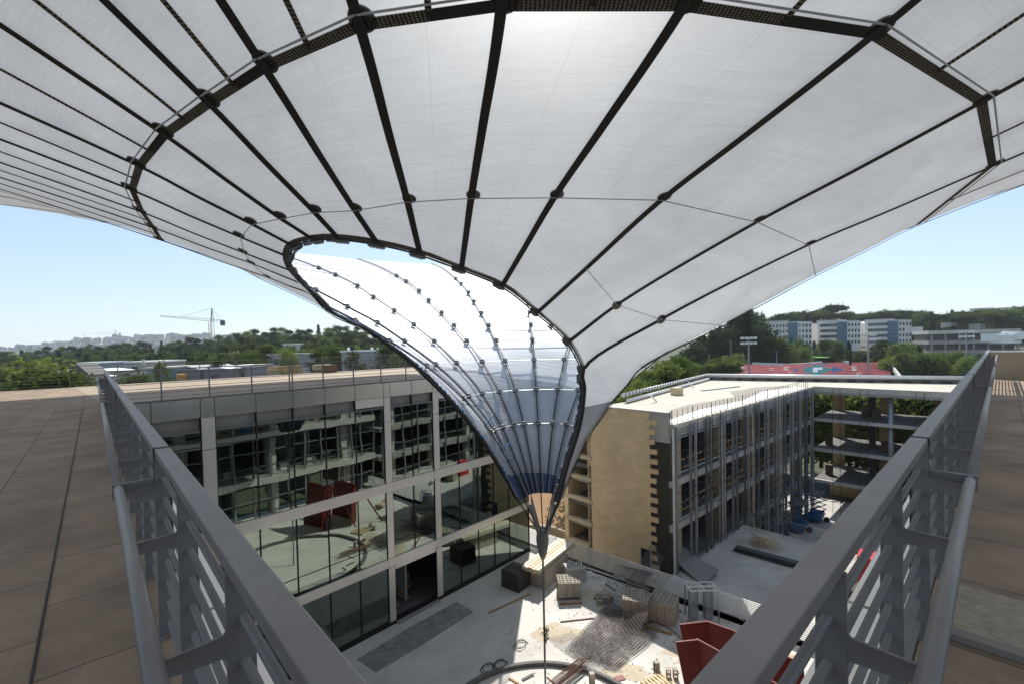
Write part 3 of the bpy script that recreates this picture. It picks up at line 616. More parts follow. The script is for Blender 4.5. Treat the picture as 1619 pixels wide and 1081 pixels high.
#@@STAGE canopy
# ------------------------------------------------------------------ the funnel canopy
PROF = [(22, 8.3), (20, 7.65), (16, 6.6), (13, 5.6), (12, 5.25), (10.4, 4.66), (9.5, 4.2), (8.3, 3.62), (7.2, 3.05), (6.3, 2.6), (5.2, 1.9), (4.4, 1.4), (3.05, .3), (2.6, -.15), (1.7, -1.3), (1.05, -2.5), (.75, -3.2), (.62, -3.5), (.35, -4.4), (.2, -5.0)]
def prof_r(z): a = PROF[::-1]; return float(np.interp(z, [p[1] for p in a], [p[0] for p in a]))
def prof_z(r): a = PROF[::-1]; return float(np.interp(r, [p[0] for p in a], [p[1] for p in a]))
CC = np.array([.9, 14.9])
def pol(az, r, z): a = rad(az); return np.array([CC[0]+r*math.sin(a), CC[1]-r*math.cos(a), z])
def rout(az):
    a = rad(az); d = np.array([math.sin(a), -math.cos(a)]); x, y = float(d@dA), float(d@nA); b = 99
    if x > 1e-6: b = min(b, 11/x)
    if x < -1e-6: b = min(b, 20.5/-x)
    if abs(y) > 1e-6: b = min(b, 20.5/abs(y))
    return b
ZU = 4.95
near = [ # az, ring-up px, ring2 px, ring2 z, hole edge px, hole edge depth
 (-81, (255, 378), (425, 437), 3.85, (492, 464), 12.5), (-73.4, (243, 358), (400, 415), 4.0, (472, 444), 11.7), (-65, (225, 333), (388, 398), 4.05, (455, 423.5), 10.9),
 (-55.5, (210, 298), (382, 372.6), 4.12, (450, 401), 10.1), (-46.6, (222, 260), (400, 352), 4.15, (460, 384), 9.5), (-36.9, (262, 210), (445, 343), 4.15, (493, 374), 9.1), (-28.5, (332, 160), (498, 333), 4.15, (535, 373), 8.8),
 (-21, (420, 103), (562, 330), 4.15, (596, 381), 8.9), (-13, (570, 37), (645, 316), 4.12, (664, 397), 9.2), (-5.1, (793, 5), (745, 310), 4.10, (730, 421), 9.9), (4.6, (1080, 5), (876, 309), 4.09, (795, 448), 10.5),
 (17.2, (1380, 50), (1045, 313), 4.05, (851, 491), 12.), (34.2, (1550, 158), (1196, 348), 3.95, (901, 537), 13.2), (54.5, (1568, 260), (1277, 385), 3.87, (923, 581), 13.8)]
mid = {34.2: (975, 480, 3.41), 54.5: (1045, 503, 4.0)}
mer = []   # list of dict az, pts (levels)
for az, ru, r2, z2, he, D in near:
    a = atz(*ru, ZU); b = atz(*r2, z2); c = atd(*he, D)
    dd = a[:2]-CC; r0 = np.hypot(*dd); dd = dd/r0; ro = rout(math.degrees(math.atan2(dd[0], -dd[1])))
    dv = (a-b)[:2]; dv = dv/np.hypot(*dv); dv = dv*.8+dd*.2; dv = dv/np.hypot(*dv)
    o = lambda r: np.array([*(a[:2]+dv*(r-r0)), ZU+(prof_z(r)-prof_z(r0))*1.0])
    m_ = (b+c)/2; 
    if az in mid: 
        x, y, r = mid[az]; m_ = atd(x, y, CC[1]-math.cos(rad(az))*r)
    u_ = (a+b)/2; u_[2] -= .01
    mer.append((az, [o(ro), o((ro+r0)/2), a, u_, b, m_, c]))
back = [(75.5, 3.2, .9, .9), (98, 3.7, .95, 1.), (120, 3.8, 1.0, 1.), (142, 4.0, 1.15, 1.), (161, 4.3, 1.35, 1.), (180, 4.6, 1.55, 1.), (198.5, 4.8, 1.7, 1.), (214, 5.3, 2.0, 1.), (233, 5.8, 2.3, 1.), (253, 6.3, 2.6, 1.), (267, 6.7, 2.85, 1.)]
for az, r6, z6, k in back:
    ro = rout(az); r2 = min(10.4, ro*.93)
    zc = lambda r: prof_z(r)
    mer.append((az, [pol(az, ro, zc(ro)), pol(az, (ro+r2)/2, zc((ro+r2)/2)), pol(az, r2, zc(r2)), pol(az, 9.2 if r2 > 9.5 else r2*.9, zc(9.2 if r2 > 9.5 else r2*.9)), pol(az, 8.0, zc(8.0)), pol(az, (8+r6)/2, zc((8+r6)/2)), pol(az, r6, z6 if k < 1 else zc(r6))]))
NL = 8
lower = {}
def low(az, z6, p6, rs):
    out = []
    for i in range(1, NL+1):
        t = i/NL; z = z6+(-3.45-z6)*t; out.append(pol(az, rs(z), z))
    return out
for az, pts in mer:
    if az == 54.5: lower[az] = [pol(55, r, z) for r, z in ((1.62, .3), (1.55, -.3), (1.42, -.9), (1.22, -1.5), (1.0, -2.1), (.84, -2.6), (.7, -3.05), (.58, -3.45))]
    elif az > 60: lower[az] = low(az, pts[6][2], pts[6], lambda z, k=(.88 if az < 80 else 1.): prof_r(z)*k)
lz = mer[0][1][6][2]; lower[-81] = low(-81+0, lz, None, lambda z: prof_r(z))
hl = [(523, 495, 13.1), (567, 516, 13.6), (604, 540, 13.9), (650, 574, 14.1), (700, 621, 14.4), (754, 684, 14.6), (795, 747, 14.75), (818, 789, 14.85)]
lower[-81] = [atd(*p_) for p_ in hl]
def cr(pts, t):
    n = len(pts); i = min(int(t), n-2); f_ = t-i
    p0, p1, p2, p3 = pts[max(i-1, 0)], pts[i], pts[i+1], pts[min(i+2, n-1)]
    if f_ < 1e-9: return p1.copy()
    if i == 0: p0 = 2*p1-p2
    if i == n-2: p3 = 2*p2-p1
    d0, d1, d2 = [max(1e-3, float(np.linalg.norm(b-a)))**.5 for a, b in ((p0, p1), (p1, p2), (p2, p3))]
    m1 = ((p1-p0)/d0-(p2-p0)/(d0+d1)+(p2-p1)/d1)*d1; m2 = ((p2-p1)/d1-(p3-p1)/(d1+d2)+(p3-p2)/d2)*d1
    u = f_; return (2*u**3-3*u**2+1)*p1+(u**3-2*u**2+u)*m1+(-2*u**3+3*u**2)*p2+(u**3-u**2)*m2
AZ = [a for a, _ in mer]; K = len(AZ)
FULL = {a: (p+lower[a] if a in lower else p) for a, p in mer}
SUB = 5
def mcurve(az, t): return cr(FULL[az], t)
canopy = empty('funnel_canopy', (.9, 14.9, -12.1), 'huge white mesh fabric funnel canopy hanging over the courtyard', 'canopy')
mb = MB(); idx = {}; uvs = []
def vid(k, s, i, NT):   # meridian k, fraction s/4, level sample i
    return idx.setdefault((k, s, i), None)
FS = 3
def build_fabric(cols_, T0, T1, closed, name, m_):
    """cols_: list of meridian azimuths; straight between meridians"""
    me = MB(); nt_ = int((T1-T0)*SUB)+1; C_ = []; U = []
    seq = cols_+([cols_[0]] if closed else [])
    acc = 0
    for j in range(len(seq)-1):
        for s_ in range(FS):
            C_.append((seq[j], seq[j+1], s_/FS))
    if not closed: C_.append((seq[-1], seq[-1], 0))
    vs = []; uv = []
    for ci, (a, b, f_) in enumerate(C_):
        for i in range(nt_):
            t = T0+i/SUB; p = mcurve(a, t)*(1-f_)+mcurve(b, t)*f_
            vs.append(tuple(p)); uv.append((ci/FS*1.7, t*2.0))
    me.v = vs; n = len(C_); fs = []; fuv = []
    for ci in range(n if closed else n-1):
        c2 = (ci+1) % n
        for i in range(nt_-1):
            f4 = (ci*nt_+i, ci*nt_+i+1, c2*nt_+i+1, c2*nt_+i); fs.append(f4)
            u1 = ((ci+1)/FS)*1.7
            fuv += [uv[f4[0]], uv[f4[1]], (u1, uv[f4[2]][1]), (u1, uv[f4[3]][1])]
    me.f = fs; o = me.build(name, m_, canopy, smooth=True)
    ul = o.data.uv_layers.new(name='UVMap'); ul.data.foreach_set('uv', [c for q_ in fuv for c in q_])
    return o
build_fabric(AZ, 0, 6, True, 'upper_fabric', FABRIC)
lowcols = [a for a in AZ if a >= 54]+[-81]
TD = 6+NL*.80
build_fabric(lowcols[:3], 6, 8.0, False, 'flank_fabric', FABRIC)
build_fabric(lowcols[:3], 8.0, 13.0, False, 'shade_toned_lower_fabric', FABSHADE)  # from here down the shade-darkened copy of the mesh takes over
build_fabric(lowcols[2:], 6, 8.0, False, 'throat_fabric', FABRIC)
build_fabric(lowcols[2:], 8.0, 13.0, False, 'shade_toned_lower_fabric', FABSHADE)
build_fabric(lowcols, 13.0, 14, False, 'double_fabric_collar', FABDARK)
# radial webbing straps
def normal_at(p, az_dir_next, along):
    nn = np.cross(along, az_dir_next); nn = nn/np.linalg.norm(nn)
    ax = np.array([CC[0], CC[1], p[2]])
    if nn @ np.array([0, 0, 1.]) > 0: nn = -nn       # downward / outer side
    return nn
def strap_on(az, nxt, t0, t1, wd, m_, name, side=1, n=40, off=.045, mix=None):
    C_, T_, N_ = [], [], []
    for i in range(n+1):
        t = t0+(t1-t0)*i/n
        f = (lambda t_: mcurve(az, t_)) if mix is None else (lambda t_: mcurve(az, t_)*(1-mix)+mcurve(nxt, t_)*mix)
        p = f(t); al = f(min(t+.02, t1))-f(max(t-.02, t0)); al = al/np.linalg.norm(al)
        sd_ = mcurve(nxt, t if nxt in FULL and len(FULL[nxt])-1 >= t else min(t, len(FULL[nxt])-1))-mcurve(az, t)
        sd_ = sd_-al*(sd_@al); sd_ = sd_/np.linalg.norm(sd_)
        kk = AZ.index(az); pv = AZ[kk-1]
        if mix is None and (len(FULL[pv])-1 >= t):
            s2 = mcurve(az, t)-mcurve(pv, t); s2 = s2-al*(s2@al); s2 /= np.linalg.norm(s2); sd_ = sd_+s2; sd_ /= np.linalg.norm(sd_)
        nn = normal_at(p, sd_, al)*side
        C_.append(p+nn*off); T_.append(sd_); N_.append(nn)
    b = MB().ribbon(C_, T_, wd, N_); o = b.build(name, m_, canopy)
    ul = o.data.uv_layers.new(name='UVMap'); L_ = 0; dat = []
    ln = [0]
    for i in range(n): ln.append(ln[-1]+float(np.linalg.norm(C_[i+1]-C_[i])))
    for i in range(n):
        for j in range(4):
            v0, v1 = j/4*1.0, (j+1)/4*1.0
            w0 = 0 if j in (0, 3) else 1; w1 = 1 if j in (0, 1) else 0
            dat += [ln[i], w0, ln[i], w1, ln[i+1], w1, ln[i+1], w0]
    ul.data.foreach_set('uv', dat); return o
for k, az in enumerate(AZ):
    nx = AZ[(k+1) % K]; isnear = az < 60
    strap_on(az, nx, 0, 6, .115, STRAP, 'radial_strap')
    if az > 60 or az == 54.5 or az == -81: strap_on(az, AZ[(k+1) % K] if az > 0 else AZ[1], 6, 14, .07, STRAP, 'radial_strap')
    strap_on(az, nx, 0, 2, .065, PERF, 'perforated_strap', mix=.5, n=20)
    # ring straps, discs and cables
    for lev, wd, m_, nm in ((2, .115, PERF, 'ring_strap'), (2, .0, None, None)):
        if m_ is None: continue
        p, q_ = mcurve(az, lev), mcurve(nx, lev); sg = q_-p; L_ = np.linalg.norm(sg); sg /= L_
        al = mcurve(az, lev+.1)-mcurve(az, lev-.1); wdir = al-sg*(al@sg); wdir /= np.linalg.norm(wdir)
        nn = np.cross(sg, wdir); nn = nn if nn[2] < 0 else -nn
        for h0, h1, mm, n2 in ((0.02, .5, PERF, 'ring_strap'), (.5, .98, PERF if k % 2 else STRAP, 'ring_strap')):
            Cs = [p+sg*L_*(h0+(h1-h0)*i/8)+nn*.03 for i in range(9)]
            b = MB().ribbon(Cs, [wdir]*9, wd, [nn]*9); o = b.build(n2, mm, canopy)
            ul = o.data.uv_layers.new(name='UVMap'); dat = []
            for i in range(8):
                for j in range(4):
                    w0 = 0 if j in (0, 3) else 1; w1 = 1 if j in (0, 1) else 0; s0, s1 = L_*i/16, L_*(i+1)/16
                    dat += [s0, w0, s0, w1, s1, w1, s1, w0]
            ul.data.foreach_set('uv', dat)
    def disc(p, n_, r_, name='disc_plate', m_=CLAMP):
        n_ = Vector(n_).normalized(); a = n_.orthogonal().normalized(); b_ = n_.cross(a); b = MB(); p = Vector(p)
        for s_ in (-.012, .012):
            for j in range(20): b.v.append(tuple(p+n_*s_+(a*math.cos(j*.31416)+b_*math.sin(j*.31416))*r_))
        b.f = [tuple(range(20))[::-1], tuple(range(20, 40))]+[(j, (j+1) % 20, 20+(j+1) % 20, 20+j) for j in range(20)]
        return b.build(name, m_, canopy)
    for lev, r_, cabr in ((2, .14, .012), (4, .115, .009)) if az < 60 or az > 0 else ():
        if isnear:
            p = mcurve(az, lev); al = mcurve(az, lev+.1)-mcurve(az, lev-.1); al /= np.linalg.norm(al); sd_ = mcurve(nx, lev)-p; sd_ = sd_-al*(sd_@al); sd_ /= np.linalg.norm(sd_)
            nn = normal_at(p, sd_, al); disc(p+nn*.01-al*.05+sd_*.03, nn, r_)
            MB().tube([p+nn*.05-al*(.12 if lev == 2 else 0), mcurve(nx, lev)+nn*.05-al*(.12 if lev == 2 else 0)], cabr, 6).build('ring_cable', STEELB, canopy)
# low ring cable on the right flank
for a, b in ((34.2, 54.5), (54.5, 75.5), (17.2, 34.2)):
    p, q_ = mcurve(a, 5), mcurve(b, 5); MB().tube([p+np.array([0, -.05, -.05]), q_+np.array([0, -.05, -.05])], .009, 6).build('ring_cable', STEELB, canopy)
for a in (34.2, 54.5): p = mcurve(a, 5); disc(p+np.array([0, -.03, -.04]), (0.3, -.7, -.5), .14)
# hole edge: belt, tube, clamp plates, blue ratchet straps
hole = [mcurve(a, 6) for a in AZ if a < 60]; hole_az = [a for a in AZ if a < 60]
right_edge = [mcurve(54.5, 6+i*.5) for i in range(1, 17)]; left_edge = [mcurve(-81, 6+i*.5) for i in range(1, 17)]
loop = left_edge[::-1]+hole+right_edge
def smooth_poly(pts, n=4): return [cr(pts, i/n) for i in range((len(pts)-1)*n+1)]
lp = smooth_poly(loop, 4)
Cn = np.mean(hole+right_edge[:8]+left_edge[:8], axis=0)
Tn, Nn = [], []
for i, p in enumerate(lp):
    t_ = lp[min(i+1, len(lp)-1)]-lp[max(i-1, 0)]; t_ /= np.linalg.norm(t_)
    inw = Cn-p; inw = inw-t_*(inw@t_); inw /= np.linalg.norm(inw); nn = np.cross(t_, inw); nn /= np.linalg.norm(nn); Tn.append(inw); Nn.append(nn)
MB().ribbon([p+t_*.02 for p, t_ in zip(lp, Tn)], Tn, .125, Nn).build('edge_belt', EDGE, canopy)
MB().tube([p+t_*.12 for p, t_ in zip(lp, Tn)], .022, 8).build('edge_cable', DARK, canopy, smooth=True)
MB().tube([p+t_*.05+n_*.05 for p, t_, n_ in zip(lp, Tn, Nn)], .018, 8).build('edge_cable', STEEL, canopy, smooth=True)
nL_ = len(lp)
for i in range(2, nL_-2):
    p, t_, n_ = Vector(lp[i]), Vector(Tn[i]), Vector(Nn[i]); al = (Vector(lp[i+1])-Vector(lp[i-1])).normalized()
    node = (i % 4 == 0)
    seg = i/4
    if node and 15 <= seg <= 30:   # clamp plate with ribs at each radial strap
        for j in range(5): MB().bar(p+al*(.055*(j-2))+t_*.07, p+al*(.055*(j-2))+t_*.21, .035, .07).build('clamp_rib', CLAMP, canopy)
        MB().bar(p-al*.17+t_*.12, p+al*.17+t_*.12, .05, .12).build('clamp_plate', CLAMP, canopy)
    elif seg < 22 or seg > 27:
        if i % 2 == 0 or seg < 17:
            w_ = R.uniform(.04, .09); MB().bar(p-al*w_+t_*.1+n_*.03, p+al*w_+t_*.14+n_*.03, .045, .05).build('ratchet_strap', BLUE if R.random() < .62 else STEEL2, canopy)
            if R.random() < .5: MB().bar(p-al*.1+t_*.18, p+al*.1+t_*.19, .05, .035).build('shackle', STEEL2 if R.random() < .5 else CLAMP, canopy)
# inner meridian cables with clamps and ring cables seen through the hole
ctr = lambda p: np.array([CC[0]-p[0], CC[1]-p[1], 0])/max(1e-6, np.hypot(CC[0]-p[0], CC[1]-p[1]))
inner = [a for a in AZ if a > 90]+[-81]
def inner_pt(a, z):
    lo, hi = 0., 14.
    for _ in range(30):
        mm = (lo+hi)/2
        if mcurve(a, mm)[2] > z: lo = mm
        else: hi = mm
    p = mcurve(a, lo); return p+ctr(p)*.09+np.array([0, 0, .05])
RZ = [5.7, 5.2, 4.5, 3.9, 3.2, 2.55, 1.85, 1.0, -.1, -1.25]
for a in [x for x in AZ if x > 100]:
    zs = np.linspace(FULL[a][0][2]-.03, -3.6, 46); pts = [inner_pt(a, z) for z in zs]
    c2_ = [p+np.array([.075, 0, 0]) for p in pts]
    MB().tube(pts, .026, 6).build('inner_cable', DARK, canopy); MB().tube(c2_, .017, 6).build('inner_cable', STEEL2, canopy)
    for z in RZ:
        p = inner_pt(a, z)+ctr(p)*.04; c_ = ctr(p)
        MB().rbox(p[0], p[1], math.atan2(c_[1], c_[0]), .08, .16, p[2]-.09, p[2]+.09).build('cable_clamp', CLAMP, canopy)
        MB().rbox(p[0]+c_[0]*.05, p[1]+c_[1]*.05, math.atan2(c_[1], c_[0]), .05, .26, p[2]-.015, p[2]+.03).build('cable_clamp', STEEL2, canopy)
ia = [x for x in AZ if x > 70]
for z in RZ:
    seq_ = [inner_pt(a, z)+ctr(inner_pt(a, z))*.06 for a in ia]
    MB().tube(seq_, .011, 5).build('inner_ring_cable', STEEL if z > 1 else STEEL2, canopy)
# lacing lines in blue on the lower left
for (x0, y0, d0), (x1, y1, d1) in (((759, 679, 15), (780, 656, 15.6)), ((780, 718, 15), (808, 699, 15.5)), ((790, 735, 14.9), (812, 724, 15.4)), ((720, 637, 15), (738, 628, 15.6))):
    MB().tube([atd(x0, y0, d0), atd(x1, y1, d1)], .022, 6).build('tension_strap', BLUE, canopy)
for (x, y) in ((737, 650), (775, 698), (808, 755)):
    p = atd(x, y, 14.9); MB().add([p+np.array([-.14, 0, .3]), p+np.array([.12, .03, -.32]), p+np.array([-.05, .0, -.4]), p+np.array([-.22, .05, -.1])], [(0, 1, 2, 3)]).build('tension_plate', STEEL2, canopy)
# bottom: open cables, forked casting and mast cable
tipz = -5.25
for a in lowcols[::2]+[-81, 54.5]:
    p = FULL[a][-1]; MB().tube([p, pol(a, .14, -4.55)], .022, 6).build('tail_cable', DARK, canopy)
for sx in (-1, 1):
    MB().tube([(CC[0]+sx*.42, CC[1]-.1, -3.6), (CC[0]+sx*.26, CC[1]-.1, -4.1), (CC[0]+sx*.09, CC[1]-.06, -4.6)], .05, 8, r2=.1).build('fork_arm', STEEL, canopy, smooth=True)
    MB().add([(CC[0]+sx*.40, CC[1]-.16, -3.35), (CC[0]+sx*.30, CC[1]-.16, -3.5), (CC[0]+sx*.16, CC[1]-.16, -4.3), (CC[0]+sx*.30, CC[1]-.16, -4.1)], [(0, 1, 2, 3)]).build('fork_plate', STEEL2, canopy)
b = MB(); prf = [(.13, -4.45), (.19, -4.6), (.21, -4.8), (.19, -5.0), (.13, -5.3), (.05, -5.48), (.03, -5.5)]
for r_, z in prf:
    for j in range(14): b.v.append((CC[0]-.02+r_*math.cos(j*.4488), CC[1]+r_*math.sin(j*.4488), z))
for i in range(len(prf)-1):
    for j in range(14): b.f.append((i*14+j, i*14+(j+1) % 14, (i+1)*14+(j+1) % 14, (i+1)*14+j))
b.f.append(tuple(range(14))); b.build('cone_casting', STEEL, canopy, smooth=True)
MB().tube([(CC[0]-.02, CC[1], -5.45), (CC[0]-.02, CC[1], -12.15)], .035, 10).build('mast_cable', STEEL, canopy, smooth=True)
cl = MB()
for k in range(14): a_ = R.uniform(0, 6.3); cl.tube([(CC[0]+.05*math.sin(a_), CC[1]-.06, -7.6-.04*k), (CC[0]+.12*math.sin(a_*2), CC[1]-.12, -7.7-.035*k), (CC[0]+.06*math.cos(a_), CC[1]-.05, -7.8-.04*k)], .012, 5)
cl.build('rope_knot', BLACK, canopy)

#@@STAGE site
# ------------------------------------------------------------------ building site things in the courtyard
Z0 = -12.15
def block_mesh(b, cx, cy, ang, z, L_=.4, W_=.2, H_=.2):
    """one hollow block: two outer walls, three webs"""
    c, k = math.cos(ang), math.sin(ang)
    def bb(x0, x1, y0, y1): 
        X, Y = (x0+x1)/2, (y0+y1)/2; b.rbox(cx+X*c-Y*k, cy+X*k+Y*c, ang, x1-x0, y1-y0, z, z+H_)
    bb(-L_/2, L_/2, -W_/2, -W_/2+.04); bb(-L_/2, L_/2, W_/2-.04, W_/2)
    for x in (-L_/2, -.02, L_/2-.04): bb(x, x+.04, -W_/2+.04, W_/2-.04)
def block_pallet(x, y, ang, nx, ny, nz, label, dark=False):
    r = empty('block_pallet', (x, y, Z0), label, 'blocks', 'pallets of hollow concrete blocks in the courtyard')
    c, k = math.cos(ang), math.sin(ang)
    pl = MB()
    for j in (-.4, 0, .4): pl.rbox(x-j*k*ny*.45, y+j*c*ny*.45, ang, nx*.4, .09, Z0, Z0+.09)
    for j in range(5):
        o_ = (j-2)*nx*.4/4.4; pl.rbox(x+o_*c, y+o_*k, ang, .1, ny*.2+.05, Z0+.09, Z0+.115)
    pl.build('pallet', WOOD, r)
    for l_ in range(nz):
        b = MB()
        for i in range(nx):
            for j in range(ny):
                ox, oy = (i-(nx-1)/2)*.405+R.uniform(-.006, .006), (j-(ny-1)/2)*.205+R.uniform(-.004, .004)
                block_mesh(b, x+ox*c-oy*k, y+ox*k+oy*c, ang, Z0+.12+l_*.203, .383, .188, .188)
        b.build('block_layer', BLOCK, r)
    return r
block_pallet(2.83, 24.65, rad(2), 3, 5, 4, 'square pallet of pale hollow blocks standing apart behind the tip of the funnel')
block_pallet(5.98, 22.55, rad(-18), 3, 6, 5, 'pallet of hollow blocks half covered by the heap of wire mesh')
block_pallet(7.3, 22.25, rad(-33), 3, 6, 5, 'pallet of hollow blocks right of the mesh covered one')
# plywood crate pile and cream panel stack near the glass wall
r = empty('formwork_stack', (-.1, 25.8, Z0), 'dark stack of formwork panels beside the cream beam stack', 'formwork')
for k in range(9): MB().rbox(-.05+.01*(k % 2), 25.75, rad(-38), 1.25, 1.15, Z0+.115*k, Z0+.115*k+.105).build('panel', BLOCKD, r)
gm = MB()
for k in range(9): gm.rbox(.25+.05*k*math.cos(rad(-38)), 26.1+.05*k*math.sin(rad(-38)), rad(52), .9, .012, Z0+1.06, Z0+1.08)
gm.build('wire_sheet', REBAR, r)
r = empty('beam_stack', (1.7, 26.4, Z0), 'stack of long cream beams on block pallets behind the funnel tip', 'beams')
ba = math.atan2(29.0-25.6, 3.3-.9)
for t_ in (.35, 1.25, 2.15):
    b = MB(); cx_, cy_ = 1.25+t_*math.cos(ba), 25.6+t_*math.sin(ba)
    for l_ in range(5): b.rbox(cx_, cy_, ba, .88, 1.0, Z0+.2*l_+.003, Z0+.2*l_+.197)
    b.build('block_base', BLOCK, r)
for i in range(5):
    for l_ in range(2):
        o_ = (i-2)*.235; MB().rbox(2.0-o_*math.sin(ba), 27.0+o_*math.cos(ba), ba, 4.3+.1*(i % 2), .2, Z0+1.02+.13*l_, Z0+1.14+.13*l_).build('beam', WOODL if (i+l_) % 3 == 0 else mat('cream_board', (.72, .66, .52), .7), r)
r = empty('white_tank', (3.4, 26.2, Z0), 'white concrete tub with bar ends behind the square block pallet', 'tub')
MB().rbox(3.4, 26.3, rad(10), 1.1, .9, Z0, Z0+.8).build('tub_body', CONCL, r)
for k in range(7): MB().tube([(3.0+.14*k, 26.1+.1*(k % 3), Z0+.8), (3.0+.14*k+R.uniform(-.05, .05), 26.1+.1*(k % 3), Z0+1.05)], .02, 5).build('bar_end', DARK, r)
# rebar mesh sheets
def mesh_sheet(c0, c1, c2_, c3, hfun, nu, nv, name, label, m_=REBAR, r_=.011):
    """bilinear patch of crossing wires: each direction one sub mesh joined into one sheet"""
    b = MB(); c0, c1, c2_, c3 = [np.array(c) for c in (c0, c1, c2_, c3)]
    def pt(u, v): 
        p = (c0*(1-u)+c1*u)*(1-v)+(c3*(1-u)+c2_*u)*v; return (p[0], p[1], Z0+.02+hfun(u, v))
    for i in range(nu+1): b.tube([pt(i/nu, j/10) for j in range(11)], r_, 3, cap=False)
    for j in range(nv+1): b.tube([pt(i/10, j/nv) for i in range(11)], r_, 3, cap=False)
    return b.build('rebar_mesh', m_, label=label, cat='wire mesh', group='rebar mesh sheets heaped in the courtyard')
g_ = lambda x, y: fl(x, y)
A1, A2, A3, A4 = g_(893, 1030), g_(972, 1062), g_(1040, 1008), g_(965, 950)
wav = lambda a, f1_, f2_: (lambda u, v: a*(.55+.45*math.sin(f1_*u+1.3*v)*math.cos(f2_*v)))
mesh_sheet(A1, A2, A3, A4, wav(.12, 5, 4), 22, 30, '', 'crumpled wire mesh sheet lying flat at the bottom of the heap')
mesh_sheet(g_(900, 1024), g_(980, 1056), g_(1046, 996), g_(972, 942), wav(.22, 4, 6), 22, 28, '', 'wire mesh sheet lying second from the bottom of the heap')
mesh_sheet(g_(905, 1034), g_(960, 1052), g_(1022, 985), g_(958, 962), wav(.30, 6, 3), 18, 24, '', 'wavy wire mesh sheet on top of the flat ones')
mesh_sheet(g_(950, 960), g_(1000, 985), g_(1045, 905), g_(1000, 905), lambda u, v: .25+.95*math.sin(math.pi*min(1, v*1.2))*(1-.3*u)+.2, 16, 22, '', 'wire mesh sheet bent up over the covered block pallet', REBAR)
mesh_sheet(g_(975, 1000), g_(1000, 1030), g_(1035, 985), g_(1018, 950), lambda u, v: .2+1.0*v, 12, 16, '', 'wire mesh sheet leaning on the front of the covered block pallet')
mesh_sheet(g_(985, 945), g_(1010, 950), g_(1050, 915), g_(1030, 890), lambda u, v: .5+.7*v, 14, 16, '', 'wire mesh sheet leaning back towards the railing')
mesh_sheet(g_(865, 1010), g_(930, 1060), g_(985, 1062), g_(905, 1000), lambda u, v: .02, 14, 14, '', 'thin wire mesh sheet lying alone on the floor left of the heap', STEEL2, .006)
# spacer rack
r = empty('spacer_rack', (9.2, 22.2, Z0), 'grey rack of coiled wire spacers standing by the courtyard railing', 'rack')
for s_ in (-.42, .32):
    b = MB()
    for k in range(22): a0 = Z0+.08+.065*k; b.tube([(9.2+s_+.24*math.cos(t_*.785), 22.3+.20*math.sin(t_*.785), a0) for t_ in range(9)], .02, 4, cap=False)
    b.build('wire_coil', STEEL2, r)
b = MB()
for x_ in (-.7, 0, .7): b.bar((9.2+x_, 21.9, Z0+1.6), (9.2+x_, 22.7, Z0+1.6), .04, .04)
for y_ in (21.9, 22.3, 22.7): b.bar((8.5, y_, Z0+1.6), (9.9, y_, Z0+1.6), .04, .04)
b.build('top_grid', WHITE, r)
for x_ in (8.52, 9.88):
    for y_ in (21.92, 22.68): MB().bar((x_, y_, Z0), (x_, y_, Z0+1.6), .05, .05).build('leg', STEEL2, r)
# small things on the floor
def plank(x0, y0, x1, y1, label, w_=.12, m_=WOOD, z=Z0, cat='plank', name='plank', h_=.04, zz=0.):
    a, b = fl(x0, y0), fl(x1, y1); MB().bar((*a, z+h_/2+.005), (*b, z+h_/2+.005+zz), w_, h_).build(name, m_, label=label, cat=cat)
plank(772, 969, 838, 939, 'long brown plank on the shaded floor left of the dark formwork stack')
plank(886, 983, 940, 977, 'dark red bar on the sunlit floor left of the mesh heap', .07, RUST, name='steel_bar', cat='bar')
plank(806, 1003, 811, 992, 'short pale stick on the shaded floor beside the shadow edge', .05, WOODL)
plank(826, 1075, 843, 1066, 'short grey bar inside the round kerb right of the mast cable', .12, CONCD, name='steel_bar', cat='bar')
plank(805, 1072, 820, 1081, 'short brown bar inside the round kerb left of the mast cable', .08, WOOD, name='steel_bar', cat='bar')
plank(865, 1070, 878, 1081, 'thin dark stick between the mast cable and the rebar bundle', .05, WOOD)
plank(1050, 985, 1085, 1012, 'grey steel channel lying below the right block pallet', .25, STEELB, name='steel_channel', cat='channel', h_=.12)
plank(1060, 996, 1083, 1011, 'pale plank beside the grey channel below the right block pallet', .10, WOODL)
plank(958, 923, 973, 934, 'dark bar pointing at the mesh heap from the railing', .08, RUST, name='steel_bar', cat='bar')
for i, (x, y, a) in enumerate(((1038, 1060, .3), (1057, 1071, 1.2), (1068, 1071, 1.4), (936, 1078, .2))):
    b = MB(); p = fl(x, y); cx_, cy_ = p
    c, k = math.cos(a), math.sin(a)
    for s_ in (-1, 1): b.rbox(cx_-s_*.08*k, cy_+s_*.08*c, a, .2, .035, Z0, Z0+.4)
    for z in (0, .18, .365): b.rbox(cx_, cy_, a, .2, .125, Z0+z, Z0+z+.035)
    b.build('hollow_block', BLOCK, label=['single hollow block on end, leftmost of the three on the sunlit floor', 'single hollow block on end in the middle of three', 'single hollow block on end, rightmost of the three nearest the red plates', 'larger hollow block on end beside the rebar bundle'][i], cat='block', group='loose blocks on the floor')
r = empty('wooden_pallet', (*fl(1040, 1082), Z0), 'pale wooden pallet at the lower edge between the blocks and the red plates', 'pallet'); px_, py_ = fl(1042, 1084)
for k in range(7): MB().rbox(px_+(k-3)*.17*math.cos(.5), py_+(k-3)*.17*math.sin(.5), .5, .11, .95, Z0+.1, Z0+.125).build('slat', WOODL, r)
for k in (-1, 0, 1): MB().rbox(px_-k*.4*math.sin(.5), py_+k*.4*math.cos(.5), .5, 1.2, .09, Z0, Z0+.1).build('bearer', WOODL, r)
